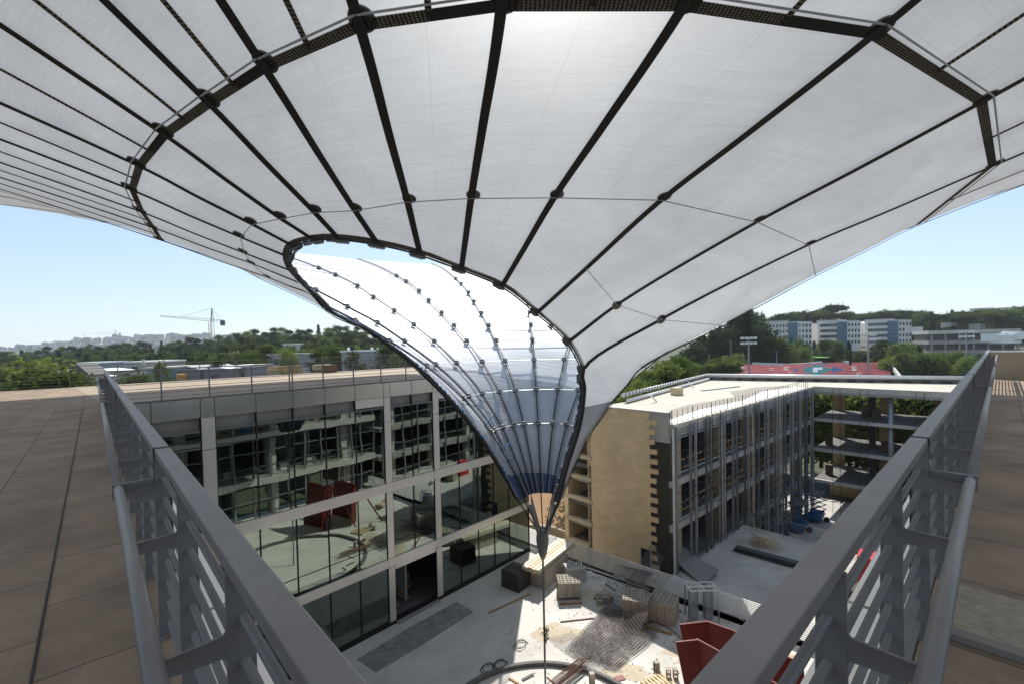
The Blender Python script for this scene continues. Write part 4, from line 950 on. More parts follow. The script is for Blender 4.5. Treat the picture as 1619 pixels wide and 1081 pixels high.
r = empty('rebar_bundle', (*fl(895, 1075), Z0), 'bundle of rusty reinforcing bars lying across the round kerb', 'rebar')
p = fl(898, 1072); b = MB()
for k in range(26):
    o_ = R.uniform(-.28, .28); s_ = R.uniform(-.3, .3); a = .75; cx_, cy_ = p[0]-o_*math.sin(a)+s_*math.cos(a), p[1]+o_*math.cos(a)+s_*math.sin(a); L_ = R.uniform(.8, 1.4)
    b.tube([(cx_-L_*math.cos(a), cy_-L_*math.sin(a), Z0+.2+R.uniform(0, .06)), (cx_+L_*math.cos(a), cy_+L_*math.sin(a), Z0+.2+R.uniform(0, .08))], .013, 4)
b.build('bars', RUST, r)
b = MB(); p = fl(980, 1072); b.rbox(*p, .3, .42, .26, Z0, Z0+.03); b.build('red_plate_offcut', mat('dull_red', (.2, .03, .02), .6), label='small dull red offcut on the sunlit floor below the mesh heap', cat='offcut')
r = empty('block_rubble', (*fl(955, 950), Z0), 'low heap of broken blocks beside the mesh heap', 'rubble')
p = fl(955, 950); b = MB()
for k in range(26): b.rbox(p[0]+R.gauss(0, .28), p[1]+R.gauss(0, .2), R.uniform(0, 3), R.uniform(.12, .3), R.uniform(.1, .2), Z0, Z0+R.uniform(.08, .35))
b.build('lumps', BLOCK, r)
for nm, (x, y), lab in (('cable_coil', (771, 1058), 'loose black cable coil on the shaded floor near the round kerb'), ('cable_coil', (823, 1020), 'small tangle of wire on the edge of the shadow'), ('cable_coil', (790, 1052), 'thin wire loop on the shaded floor between the coil and the shadow edge')):
    p = fl(x, y); b = MB(); b.tube([(p[0]+.35*math.cos(t_*.45)*(1-.02*t_), p[1]+.3*math.sin(t_*.45+.3), Z0+.03+.004*t_) for t_ in range(26)], .016, 5); b.build(nm, BLACK, label=lab, cat='cable')
for i, pts in enumerate(([(565, 1042), (595, 1062), (682, 1010), (650, 990)], [(650, 990), (682, 1010), (748, 967), (722, 951)])):
    b = poly_slab([fl(*p_) for p_ in pts], Z0+.003, Z0+.022); b.build('floor_board', mat('stained_board', (.34, .33, .31), .85, c2=(.12, .12, .12), ns=3.5, amt=.5), label=['dark stained board panel on the shaded floor, nearer of the two', 'dark stained board panel on the shaded floor, farther of the two'][i], cat='board', group='stained boards on the shaded floor')
for i, (x, y, rx, ry_) in enumerate(((1120, 1030, 2.2, 1.2), (985, 1062, 1.2, .6), (880, 1000, 1.4, .8), (930, 940, 1.3, .8))):
    p = fl(x, y); n_ = 22; b = MB(); b.v = [(p[0]+rx*math.cos(t_*6.283/n_)*R.uniform(.6, 1.1), p[1]+ry_*math.sin(t_*6.283/n_)*R.uniform(.6, 1.1), Z0+.003+.001*i) for t_ in range(n_)]; b.f = [tuple(range(n_))]
    b.build('dust_patch', mat('sandy_dust', (.55, .48, .37), .95, c2=(.40, .34, .25), ns=2.5), kind='stuff')
# scattered grit along the floor
b = MB()
for k in range(900):
    if k < 500: x_, y_ = R.uniform(840, 1080), R.uniform(900, 1080)
    else: t_ = R.random(); x_, y_ = 862+240*t_, 872+112*t_+R.gauss(4, 5)
    p = fl(x_, y_); s_ = R.uniform(.015, .06); b.rbox(p[0], p[1], R.uniform(0, 3), s_, s_*.7, Z0, Z0+s_*.5)
b.build('floor_grit', mat('grit', (.34, .29, .22), .95), kind='stuff')
# debris strip along railing: sacks, foil, timber
for i, (x, y, m_, sx, lab) in enumerate(((930, 908, WHITE, .5, 'white sack slumped against the pale railing left of the foil'), (985, 912, mat('grey_foil', (.45, .47, .46), .35), .6, 'grey plastic foil bunched against the pale railing above the mesh'), (1098, 948, WHITE, .35, 'white sheet lying along the railing left of the spacer rack'), (885, 886, CONCL, .4, 'pale sack near the white tub by the railing'), (1170, 975, LEAFB, .3, 'green weeds growing at the railing foot'))):
    p = fl(x, y); b = MB(); n_ = 10
    for u in range(n_+1):
        for v in range(n_+1): 
            e = math.sin(math.pi*u/n_)*math.sin(math.pi*v/n_); b.v.append((p[0]+(u/n_-.5)*sx*1.6, p[1]+(v/n_-.5)*sx+.1*math.sin(u), Z0+.02+e*sx*.45*(.7+.4*math.sin(u*2.1+v*1.7))))
    for u in range(n_):
        for v in range(n_): a = u*(n_+1)+v; b.f.append((a, a+n_+1, a+n_+2, a+1))
    b.build(['sack', 'foil_heap', 'white_sheet', 'sack', 'weed_patch'][i], m_, label=lab, cat=['sack', 'foil', 'sheet', 'sack', 'weeds'][i], smooth=(i != 4))
# red steel plates
def plate(pts, th, label, name='red_steel_plate'):
    b = MB(); n = len(pts); A_ = [Vector(p_) for p_ in pts]; nn = (A_[1]-A_[0]).cross(A_[2]-A_[0]).normalized()*th
    b.v = [tuple(p_) for p_ in A_]+[tuple(p_+nn) for p_ in A_]; b.f = [tuple(range(n))[::-1], tuple(range(n, 2*n))]+[(i, (i+1) % n, n+(i+1) % n, n+i) for i in range(n)]
    return b
def folded_plate(pts, z, label, sh):
    r = empty('red_steel_plate', (*fl(pts[0][0], pts[0][1], z), Z0), label, 'steel plate', 'folded red steel plates under the right railing')
    T_ = [Vector(atz(x, y, z)) for x, y in pts]; N_ = len(T_)
    for i in range(N_-1):
        a, b = T_[i], T_[i+1]; ka, kb = 1-i/(N_-1), 1-(i+1)/(N_-1)
        fa = Vector((a.x+sh*ka, a.y-.35, Z0+.01)); fb_ = Vector((b.x+sh*kb, b.y-.35, Z0+.01))
        plate([a, b, fb_, fa], .03, '').build('plate_face', REDM, r)
    for i in range(N_-1):
        a, b = T_[i], T_[i+1]; MB().bar(a, b, .05, .05).build('rim', REDM, r)
    m_ = T_[1]; MB().bar((m_.x, m_.y+.05, m_.z), (m_.x+.3, m_.y+1.6, Z0), .08, .08).build('prop', REDM, r)
folded_plate([(1068.7, 1014.7), (1104, 1011), (1150, 1036), (1230, 1082)], -8.8, 'nearer folded dark red steel plate below the right railing', .55)
folded_plate([(1074.6, 987), (1118, 982), (1158, 996), (1270, 1050)], -9.2, 'farther folded dark red steel plate rising behind the nearer one', .5)
# things seen between the bars of the right railing
r = empty('red_crate_stack', (*fl(1372, 918), Z0), 'stack of bright red plastic crates glimpsed through the right railing', 'crates'); p = fl(1372, 918)
for k in range(6): MB().rbox(p[0]+.04*(k % 2), p[1], .8, 1.3, .9, Z0+.26*k, Z0+.26*k+.23).build('crate', REDP, r)
r = empty('wrapped_block', (*fl(1336, 935), Z0), 'wire caged grey block left of the red crates', 'block'); p = fl(1336, 935); MB().rbox(*p, .5, .9, .8, Z0, Z0+1.0).build('core', BLOCK, r)
b = MB()
for k in range(9): b.rbox(*p, .5, .94, .84, Z0+.1*k+.05, Z0+.1*k+.065)
b.build('wire_bands', STEEL, r)
for i, (x, y, lab) in enumerate(((1250, 1062, 'tan sack on top of the heap under the right railing'), (1232, 1070, 'tan sack at the foot of the heap under the right railing'), (1262, 1078, 'brown sack under the near end of the right railing'))):
    p = fl(x, y); b = MB(); b.rbox(*p, .4*i, .7, .5, Z0+.22*(2-i), Z0+.22*(2-i)+.2, .85); b.build('cement_sack', mat('tan_sack', (.5, .36, .25), .8), label=lab, cat='sack', group='tan sacks under the right railing', bevel=.06)
MB().tube([(*fl(1345, 975), Z0+.35), (*fl(1385, 968), Z0+.35)], .12, 10).build('white_drain_pipe', PIPE, smooth=True, label='short white drain pipe glimpsed between the right railing bars', cat='pipe')
MB().rbox(*fl(1365, 955), .6, 1.2, .9, Z0, Z0+.8).build('timber_box', BLOCKD, label='dark open timber box behind the white drain pipe', cat='box')
# shaded yard things
r = empty('bent_formwork_sheet', (10.8, 26.8, Z0), 'grey curved formwork sheet lying at the foot of the frame building', 'sheet'); b = MB()
q0, q1, q2_, q3 = [np.array(fl(x, y, -12.16)) for x, y in ((1062, 893), (1113, 926), (1137, 908), (1072, 878))]
for i in range(11):
    u = i/10; z = -12.1+.55*(1-u)**2
    a = q0*(1-u)+q1*u; c = q3*(1-u)+q2_*u; b.v += [(*a, z), (*c, z+.25), (*c, z+.28), (*a, z+.03)]
for i in range(10):
    for j in range(4): b.f.append((i*4+j, i*4+(j+1) % 4, (i+1)*4+(j+1) % 4, (i+1)*4+j))
b.build('sheet', mat('dusty_sheet', (.27, .27, .27), .8, c2=(.18, .18, .18), ns=3), r)
a, c = fl(1070, 905, -12.16), fl(1110, 932, -12.16); MB().bar((*a, -12.1), (*c, -12.1), .3, .03).build('lower_board', CONC, r)
a, c = fl(1162, 868, -12.16), fl(1262, 896, -12.16)
r = empty('panel_bundle', (*a, -12.16), 'long dark green bundle of metal sheets on the shaded yard', 'bundle')
for k in range(4): MB().bar((a[0], a[1]-.05*k, -12.1+.07*k), (c[0], c[1], -12.1+.07*k), .75-.08*k, .06).build('metal_sheet', mat('dark_green_metal', (.045, .055, .055), .55), r)
b = MB(); p = fl(1207, 862, -12.16)
for k in range(160):
    a_ = R.uniform(0, 6.28); e = R.uniform(-.1, .9); L_ = R.uniform(.3, .8); c = (p[0]+R.gauss(0, .4), p[1]+R.gauss(0, .35), -12.1+R.uniform(0, .45)); b.tube([c, (c[0]+L_*math.cos(a_), c[1]+L_*math.sin(a_), c[2]+L_*e*.3)], .016, 3, cap=False)
b.build('twig_pile', WOODL, label='tangled heap of pale laths on the shaded yard', cat='heap')
b = MB(); p = fl(1116, 896, -12.16); b.rbox(*p, -.5, 1.0, .5, -12.155, -12.12); b.build('blue_board', mat('pale_blue_board', (.16, .28, .38), .6), label='pale blue board on the yard below the curved sheet', cat='board')
for i, (x, y) in enumerate(((1225, 845), (1262, 838), (1290, 822))):
    p = fl(x, y, -16.0); r = empty('work_lift', (*p, -16), ['blue scissor lift nearest the yard railing in the pit', 'blue scissor lift in the middle of the pit', 'blue scissor lift deepest in the pit by the corner'][i], 'lift', 'blue work lifts in the pit')
    MB().rbox(*p, .8, 2.0, 1.1, -15.7, -15.2).build('chassis', BLUEP, r)
    b = MB()
    for s_ in (-.45, .45):
        for k in range(4):
            z = -15.2+.45*k; b.bar((p[0]-.7, p[1]+s_, z), (p[0]+.7, p[1]+s_, z+.45), .06, .06); b.bar((p[0]+.7, p[1]+s_, z), (p[0]-.7, p[1]+s_, z+.45), .06, .06)
    b.bar((p[0]+.7, p[1]-.45, -13.42), (p[0]+.7, p[1]+.45, -13.42), .06, .06); b.bar((p[0]-.7, p[1]-.45, -15.2), (p[0]-.7, p[1]+.45, -15.2), .06, .06)
    b.build('scissor_arms', BLUEP, r)
    MB().rbox(*p, .8, 2.1, 1.2, -13.38, -13.28).build('platform', STEEL, r)
    b = MB()
    for zz_ in (.5, 1.05):
        for s_ in (-.6, .6): b.bar((p[0]-.75, p[1]+s_, -13.28+zz_), (p[0]+.75, p[1]+s_, -13.28+zz_), .04, .04)
        for s_ in (-.75, .75): b.bar((p[0]+s_, p[1]-.6, -13.28+zz_), (p[0]+s_, p[1]+.6, -13.28+zz_), .04, .04)
    for sx_ in (-.75, 0, .75):
        for s_ in (-.6, .6): b.bar((p[0]+sx_, p[1]+s_, -13.28), (p[0]+sx_, p[1]+s_, -12.23), .04, .04)
    b.build('guard_rail', BLUEP, r)
    for sx_ in (-.7, .7):
        for s_ in (-.5, .5):
            MB().tube([(p[0]+sx_, p[1]+s_-.08, -15.75), (p[0]+sx_, p[1]+s_+.08, -15.75)], .25, 12).build('wheel', BLACK, r)
# soil and retaining walls behind the funnel tip
rw = empty('retaining_wall', (2.5, 37, -16), 'curved concrete retaining wall behind the courtyard gap', 'wall')
pts = [atd(x, y, D) for x, y, D in ((760, 822, 40), (800, 824, 39), (840, 829, 38), (870, 832, 37.5), (900, 842, 37), (930, 858, 36.5))]
b = MB()
for i in range(len(pts)-1):
    a, c = pts[i], pts[i+1]; b.hexa([(a[0], a[1], -17), (c[0], c[1], -17), (c[0], c[1]+.35, -17), (a[0], a[1]+.35, -17)], [(a[0], a[1], a[2]), (c[0], c[1], c[2]), (c[0], c[1]+.35, c[2]), (a[0], a[1]+.35, a[2])])
b.build('wall_face', mat('board_concrete', (.40, .33, .24), .9, c2=(.3, .24, .17), ns=2), rw)
b = MB()
for i in range(len(pts)-1):
    a, c = pts[i], pts[i+1]; b.add([(a[0], a[1]+.36, a[2]-.1), (c[0], c[1]+.36, c[2]-.1), (c[0]+1, c[1]+8, c[2]+1.6), (a[0]+1, a[1]+8, a[2]+1.6)], [(0, 1, 2, 3)])
b.build('soil_bank', SOIL, kind='structure')
uw = empty('boundary_wall', (2, 47, -12), 'tan stone wall on the bank behind the retaining wall', 'wall')
p0, p1 = atd(740, 770, 46), atd(960, 788, 45); MB().hexa([(p0[0], p0[1], -16), (p1[0], p1[1], -16), (p1[0], p1[1]+.5, -16), (p0[0], p0[1]+.5, -16)], [(p0[0], p0[1], p0[2]), (p1[0], p1[1], p1[2]), (p1[0], p1[1]+.5, p1[2]), (p0[0], p0[1]+.5, p0[2])]).build('stone_face', STONE, uw)
# on the terraces
r = poly_slab([q(FR_, 3.17, -.11), q(FR_, 3.82, -.13), q(FR_, 3.8, -1.35), q(FR_, 3.15, -1.35)][::-1], .003, .022)
r.build('fibre_board', mat('fibre_board_surface', (.38, .33, .26), .9, c2=(.20, .165, .12), ns=22, amt=.4, bump=.6, bs=50), label='rough wood fibre board lying on the right terrace', cat='board')
MB().fbox(FR_, 3.05, 3.135, -1.6, -.10, .003, .04).build('concrete_kerb_strip', mat('grey_strip', (.22, .20, .18), .8), label='low grey strip along the near edge of the fibre board', cat='strip')
for i, (x, y, w_, m_) in enumerate(((431, 590, .7, WOODL), (438, 588, 1.3, mat('cardboard', (.55, .38, .18), .8)), (462, 589, 1.0, mat('cardboard', (.55, .38, .18), .8)), (470, 588, .5, WOODL), (510, 584.5, 1.4, WOODL), (522, 588, .8, RUST), (287, 599.5, .4, mat('orange_box', (.6, .33, .08), .7)))):
    p = fl(x, y, 0); MB().rbox(*p, .8, w_, .6, .005, .35+.1*(i % 3)).build('carton', m_, label=['small pile of pale sacks at the left of the cartons on the glass building roof', 'brown carton next to the pale sacks on the roof', 'wide brown carton in the middle of the roof clutter', 'pale bundle right of the wide carton', 'long pale crate stack at the right end of the roof clutter', 'rusty pile below the long crate stack', 'tiny orange box alone near the left end of the roof'][i], cat='carton', group='cartons on the glass building roof')
p = fl(1070, 624, -3.25); MB().rbox(*p, .4, .9, .7, -3.24, -2.55).build('roof_crate', WOODL, label='pale timber crate standing on the frame building roof', cat='crate')
a, c = fl(1110, 617.5, -3.25), fl(1168, 611, -3.25); MB().bar((*a, -3.2), (*c, -3.2), .3, .1).build('roof_strip', STEEL2, label='long grey roll lying on the frame building roof', cat='roll')
for i, (x, y, x2, y2) in enumerate(((1088, 603, 1096, 612), (1028, 623, 1038, 634))):
    a, c = fl(x, y, -2.6), fl(x2, y2, -3.2); MB().bar((*a, -2.6), (*c, -3.2), .2, .1).build('prop_board', WHITE, label=['white board leaning on the roof pipe near its far bend', 'white board leaning on the roof pipe at its near end'][i], cat='board')
#@@STAGE background
# ------------------------------------------------------------------ trees
def leaves(b, c, s, n, sz, rnd, flat=1.):
    for _ in range(n):
        d = Vector((rnd.gauss(0, 1), rnd.gauss(0, 1), rnd.gauss(0, 1)*flat)); p = Vector(c)+d*s*.5
        u = Vector((rnd.gauss(0, 1), rnd.gauss(0, 1), rnd.gauss(0, 1))).normalized(); v = u.orthogonal().normalized(); q_ = sz*rnd.uniform(.6, 1.3)
        v.rotate(Matrix.Rotation(rnd.uniform(0, 6.28), 3, u)); w_ = u.cross(v)
        k = len(b.v); b.v += [tuple(p-v*q_-w_*q_*.5), tuple(p+v*q_-w_*q_*.5), tuple(p+v*q_*.8+w_*q_*.5), tuple(p-v*q_*.8+w_*q_*.5)]; b.f.append((k, k+1, k+2, k+3))
def make_tree(kind, seed, name, leafm, n=1500, sz=.3):
    rnd = random.Random(seed); root = empty(name, (0, 0, 0)); tr = MB(); cr_ = MB(); h = 10.
    if kind == 'cypress':
        tr.tube([(0, 0, -.5), (0, 0, 4), (.05, 0, 8.5)], .2, 7, r2=.05)
        for i in range(60):
            z = .8+9.2*(i/60); r_ = 1.15*math.sin(math.pi*min(1, (z/10)**.6)*.98)+.12; a = rnd.uniform(0, 6.28)
            leaves(cr_, (r_*.6*math.cos(a), r_*.6*math.sin(a), z), .65, n//60, sz*.8, rnd, 1.5)
    elif kind == 'pine':
        tr.tube([(0, 0, -.5), (.15, .1, 3), (-.1, 0, 6), (.1, .1, 8.5)], .22, 7, r2=.06); N = 34
        for i in range(N):
            z = rnd.uniform(2.2, 9.5); t_ = (z-2.2)/7.3; r_ = (3.1*math.sin(math.pi*(.22+.68*t_)))*rnd.uniform(.35, 1.1); a = i*2.4+rnd.uniform(-.4, .4)
            c = (r_*math.cos(a), r_*math.sin(a), z); leaves(cr_, c, rnd.uniform(1.1, 1.8), n//N, sz, rnd, .6)
            tr.tube([(0, 0, z-.9), (c[0]*.6, c[1]*.6, z-.3), c], .07, 5, r2=.02)
    elif kind == 'umbrella':
        tr.tube([(0, 0, -.5), (.1, 0, 4), (0, .1, 7)], .3, 7, r2=.12); N = 26
        for i in range(N):
            a = i*2.4; r_ = 4.2*math.sqrt((i+.5)/N); z = 8.9-.07*r_*r_+rnd.uniform(-.3, .4); c = (r_*math.cos(a), r_*math.sin(a), z)
            leaves(cr_, c, 1.5, n//N, sz, rnd, .5); tr.tube([(0, 0, 6), (c[0]*.5, c[1]*.5, 7.4), c], .1, 5, r2=.03)
    else:
        tr.tube([(0, 0, -.5), (.1, 0, 2), (0, .1, 4.5)], .25, 7, r2=.1); N = 30
        for i in range(N):
            a = i*2.4+rnd.uniform(-.3, .3); z = rnd.uniform(1.5, 9); r_ = 3.2*math.sqrt(max(.05, 1-((z-4.8)/4.8)**2))*rnd.uniform(.5, 1.0); c = (r_*math.cos(a), r_*math.sin(a), z)
            leaves(cr_, c, rnd.uniform(1.1, 1.8), n//N, sz, rnd, .8)
            tr.tube([(0, 0, min(z, 3.5)*.7), (c[0]*.6, c[1]*.6, z*.85), c], .08, 5, r2=.02)
    tr.build('trunk', BARK, root); cr_.build('crown', leafm, root)
    return root
KT = {'pine': [make_tree('pine', s, 'pine_tree', LEAFP, 2600, .27) for s in (1, 2, 3, 4)], 'cypress': [make_tree('cypress', s, 'cypress_tree', LEAFC, 1600, .26) for s in (5, 6)],
      'broad': [make_tree('broad', s, 'broadleaf_tree', LEAFB, 2600, .25) for s in (7, 8, 9)], 'umbrella': [make_tree('umbrella', s, 'umbrella_pine', LEAFP, 2000, .28) for s in (10, 11)]}
used = set()
def tree(kind, x, ytop, D, hgt, label, group=None, i=None, wide=1.):
    """tree at picture column x, depth D, its top at picture row ytop, real height hgt"""
    src = KT[kind][(R.randrange(len(KT[kind])) if i is None else i)]
    p = atd(x, ytop, D); o = src if src.name not in used else copy_tree(src); used.add(src.name); used.add(o.name)
    s_ = hgt/10; relink(o, (float(p[0]), float(p[1]), float(p[2])-hgt*.985), R.uniform(0, 6.28), s_, label, group); o['category'] = 'tree'
    o.scale = (s_*wide, s_*wide, s_); return o
# left pine wood: rows from far to near following the skyline
sky_x = [-40, 0, 60, 120, 160, 230, 300, 340, 400, 450, 500, 540, 580, 640, 700]
sky_y = [556, 556, 552, 546, 543, 541, 536, 531, 524, 519, 517, 516, 522, 532, 548]
for row in range(5):
    x = -50+R.uniform(0, 12)
    while x < 690:
        y = float(np.interp(x, sky_x, sky_y)); D = (300, 250, 205, 165, 140)[row]+R.uniform(-10, 10)
        yt = y+row*9+R.uniform(-3, 5); kd = 'pine' if R.random() < .86 else ('cypress' if R.random() < .6 else 'broad')
        tree(kd, x, yt, D, R.uniform(9, 12.5), 'green tree standing in the dense pine wood beyond the glass building roof', 'trees of the left pine wood'); x += R.uniform(11, 19)*(1-.0*row)
# bushy trees and shrubs close behind the left terrace railing
for i, (x, yt, D, h_, lab) in enumerate(((40, 578, 44, 9, 'bushy tree with bright new leaves close behind the left terrace railing, leftmost'), (58, 572, 47, 10, 'tallest bushy tree close behind the left terrace railing'), (92, 590, 44, 8, 'lower leafy shrub right of the tallest bushy tree'), (122, 596, 46, 7, 'low light green shrub near the end of the left terrace railing'), (14, 590, 50, 8, 'dark shrub at the left picture edge behind the railing'), (215, 592, 62, 7, 'small bright green shrub behind the glass building roof railing'), (255, 573, 75, 7, 'thin yellowish tree behind the glass building roof'), (150, 606, 47, 6, 'flat green shrub behind the corner of the left railing'))):
    tree('broad', x, yt, D, h_, lab, i=i % 3, wide=1.1 if i != 6 else .5)
for i, (x, yt, D, h_) in enumerate(((425, 545, 120, 9), (455, 552, 110, 7), (500, 556, 105, 6), (530, 545, 115, 10), (560, 556, 100, 6), (610, 548, 105, 8), (345, 566, 95, 6), (395, 560, 100, 7))):
    tree('broad' if i % 2 else 'pine', x, yt, D, h_, 'small tree among the low buildings behind the glass building roof', 'trees among the low left buildings')
# right side: tall cypresses and pines
for i in range(34):
    x = 1062+i*4.9+R.uniform(-3, 3); yt = float(np.interp(x, [1062, 1100, 1140, 1165, 1185, 1200, 1228], [560, 538, 512, 497, 490, 510, 536]))+R.uniform(0, 16)
    tree('cypress' if R.random() < .75 else 'pine', x, yt, R.uniform(165, 190), R.uniform(13, 19), 'tall dark tree in the cypress belt left of the white apartment rows', 'trees of the cypress belt', wide=1.25)
for i in range(22):
    x = 1040+i*6+R.uniform(-3, 3); yt = float(np.interp(x, [1040, 1170], [590, 562]))+R.uniform(-4, 6)
    tree('broad', x, yt, R.uniform(120, 145), R.uniform(5, 8), 'low green tree in front of the cypress belt', 'low trees in front of the cypress belt')
for i in range(16):
    tree('broad', 985+i*6+R.uniform(-3, 3), float(np.interp(i, [0, 15], [606, 566]))+R.uniform(-4, 4), R.uniform(75, 105), R.uniform(5, 7), 'green shrub on the slope behind the frame building roof', 'shrubs behind the frame building roof', wide=1.2)
for x, yt, k_, h_ in ((1158, 494, 'umbrella', 16), (1185, 491, 'cypress', 18)):
    tree(k_, x, yt, 200, h_, {'umbrella': 'round topped pine rising above the left cypress belt', 'cypress': 'slender cypress spire rising highest over the left belt'}[k_])
# skyline trees behind the apartments
for i in range(40):
    x = 1195+i*6.9+R.uniform(-4, 4); yt = float(np.interp(x, [1195, 1250, 1300, 1325, 1345, 1400, 1450], [500, 497, 489, 482, 499, 493, 492]))+R.uniform(-3, 7)
    tree(R.choice(['umbrella', 'broad', 'umbrella', 'pine']), x, yt, R.uniform(300, 330), R.uniform(12, 16), 'tree showing above the roofs of the white apartment blocks', 'skyline trees behind the apartments')
for i in range(60):
    x = 1435+i*3.6+R.uniform(-4, 4); yt = float(np.interp(x, [1435, 1460, 1490, 1520, 1560, 1619, 1660], [500, 492, 484, 494, 490, 486, 486]))+R.choice([0, 3, 10, 18, 28])+R.uniform(-2, 4)
    tree(R.choice(['umbrella', 'broad', 'broad', 'cypress', 'pine', 'umbrella']), x, yt, R.uniform(240, 300), R.uniform(11, 16), 'tree on the wooded slope at the upper right', 'trees of the right slope')
for i in range(46):
    x = 1225+i*5.2+R.uniform(-4, 4); yt = float(np.interp(x, [1225, 1260, 1330, 1400, 1460], [545, 540, 545, 545, 548]))+R.uniform(-6, 16)
    tree(R.choice(['broad', 'broad', 'pine', 'cypress']), x, yt, R.uniform(170, 215), R.uniform(6, 11), 'tree in the green belt between the stadium and the apartments', 'trees between stadium and apartments')
for i in range(26):
    x = 1400+i*6.2+R.uniform(-4, 4); yt = float(np.interp(x, [1400, 1440, 1500, 1560], [568, 556, 556, 562]))+R.uniform(-3, 12)
    tree(R.choice(['broad', 'broad', 'pine']), x, yt, R.uniform(125, 150), R.uniform(7, 10), 'leafy tree right of the red stadium stand', 'trees right of the stand')
# hedges: right behind the planters and behind the open decks
for i in range(16):
    x = 1060+i*7; yt = 583-(i*.9)+R.uniform(-2, 2); tree('broad', x, yt, 112, 3.4, 'dense hedge bush between the white planters above the stadium', 'hedge bushes by the planters', wide=1.5)
for i in range(26):
    a_ = P(FC, -6+i*.9, -13-R.random()*2, 0)
    src = KT['broad'][i % 3]; o = copy_tree(src); s_ = R.uniform(.85, 1.05); relink(o, (a_[0], a_[1], -14.3), R.uniform(0, 6), s_*.95, 'green shrub growing behind the open decks of the link wing', 'shrubs behind the link wing'); o['category'] = 'shrub'
for k in range(9):
    a_ = P(FB, 26-k*2.1, -13-R.random()*3, 0)
    o = copy_tree(KT['broad'][k % 3]); s_ = R.uniform(.7, .9); relink(o, (a_[0], a_[1], -12.2), R.uniform(0, 6), s_, 'green bush behind the white roof pipe of the frame building', 'bushes behind the frame building'); o['category'] = 'bush'
# ------------------------------------------------------------------ far city on the hill
HOUSE = [mat('far_house_white', (.62, .60, .56), .8, obj_var=.25), mat('far_house_stone', (.50, .45, .38), .8, obj_var=.25)]
def make_house(seed, name='town_house'):
    rnd = random.Random(seed); r = empty(name, (0, 0, 0)); w_, d_, h_ = rnd.uniform(14, 24), 12, rnd.uniform(9, 16)
    b = MB().box(-w_/2, w_/2, -d_/2, d_/2, -14, h_)
    if rnd.random() < .6: x0 = rnd.uniform(-w_/2, 0); b.box(x0, x0+w_*.4, -3, d_/2-1, h_+.01, h_+3)
    b.build('wall', HOUSE[seed % 2], r); g = MB(); nfl = int(h_/3)
    for f_ in range(nfl):
        for k in range(int(w_/3)):
            x_ = -w_/2+1.2+k*3; g.box(x_, x_+1.4, -d_/2-.06, -d_/2-.01, f_*3+1, f_*3+2.5)
    g.build('window_rows', GLASSD, r); return r
HS = [make_house(s) for s in range(6)]
hl_lab = ('pale town house on the distant hillside at the left', 'houses of the distant hill town'); first = set()
cx_s = [-20, 0, 50, 100, 150, 250, 330, 400, 470]; cy_s = [552, 549, 544, 537, 533, 529, 529, 528, 530]
RC = random.Random(11); cnt = 0
for row in range(7):
    x = -25.
    while x < 455:
        yt = float(np.interp(x, cx_s, cy_s))+row*3.2+RC.uniform(-.8, 2.2); D = 1500-row*95
        p = atd(x, yt, D); hh = RC.uniform(10, 17)
        if yt < 560 and x < 440:
            s_ = HS[RC.randrange(6)]; o = s_ if s_.name not in first else copy_tree(s_); first.add(s_.name)
            relink(o, (float(p[0]), float(p[1]), float(p[2])-12), math.atan2(-p[0], p[1])*-1*0+RC.uniform(-.6, .6), RC.uniform(.55, 1.0), *hl_lab); o['category'] = 'house'; cnt += 1
        x += RC.uniform(4.5, 11)+row*.6
for x, w_, y0, y1 in ((48, 8, 545, 558), (62, 7, 546, 557)):
    p = atd(x+w_/2, y0, 900); sc = 900/F; b = empty('tower_block', (float(p[0]), float(p[1]), float(p[2])-25), 'white tower block at the foot of the distant hill, %s of the pair' % ('left' if x == 48 else 'right'), 'building')
    MB().box(p[0]-w_*sc/2, p[0]+w_*sc/2, p[1]-6, p[1]+6, p[2]-25, p[2]).build('wall', WHITE if x == 62 else HOUSE[0], b); g = MB()
    for f_ in range(6):
        for k in range(3): x_ = p[0]-w_*sc/2+1.2+k*w_*sc/3.2; g.box(x_, x_+1.4, p[1]-6.1, p[1]-6.01, p[2]-3-3*f_, p[2]-1.6-3*f_)
    g.build('window_rows', GLASSD, b)
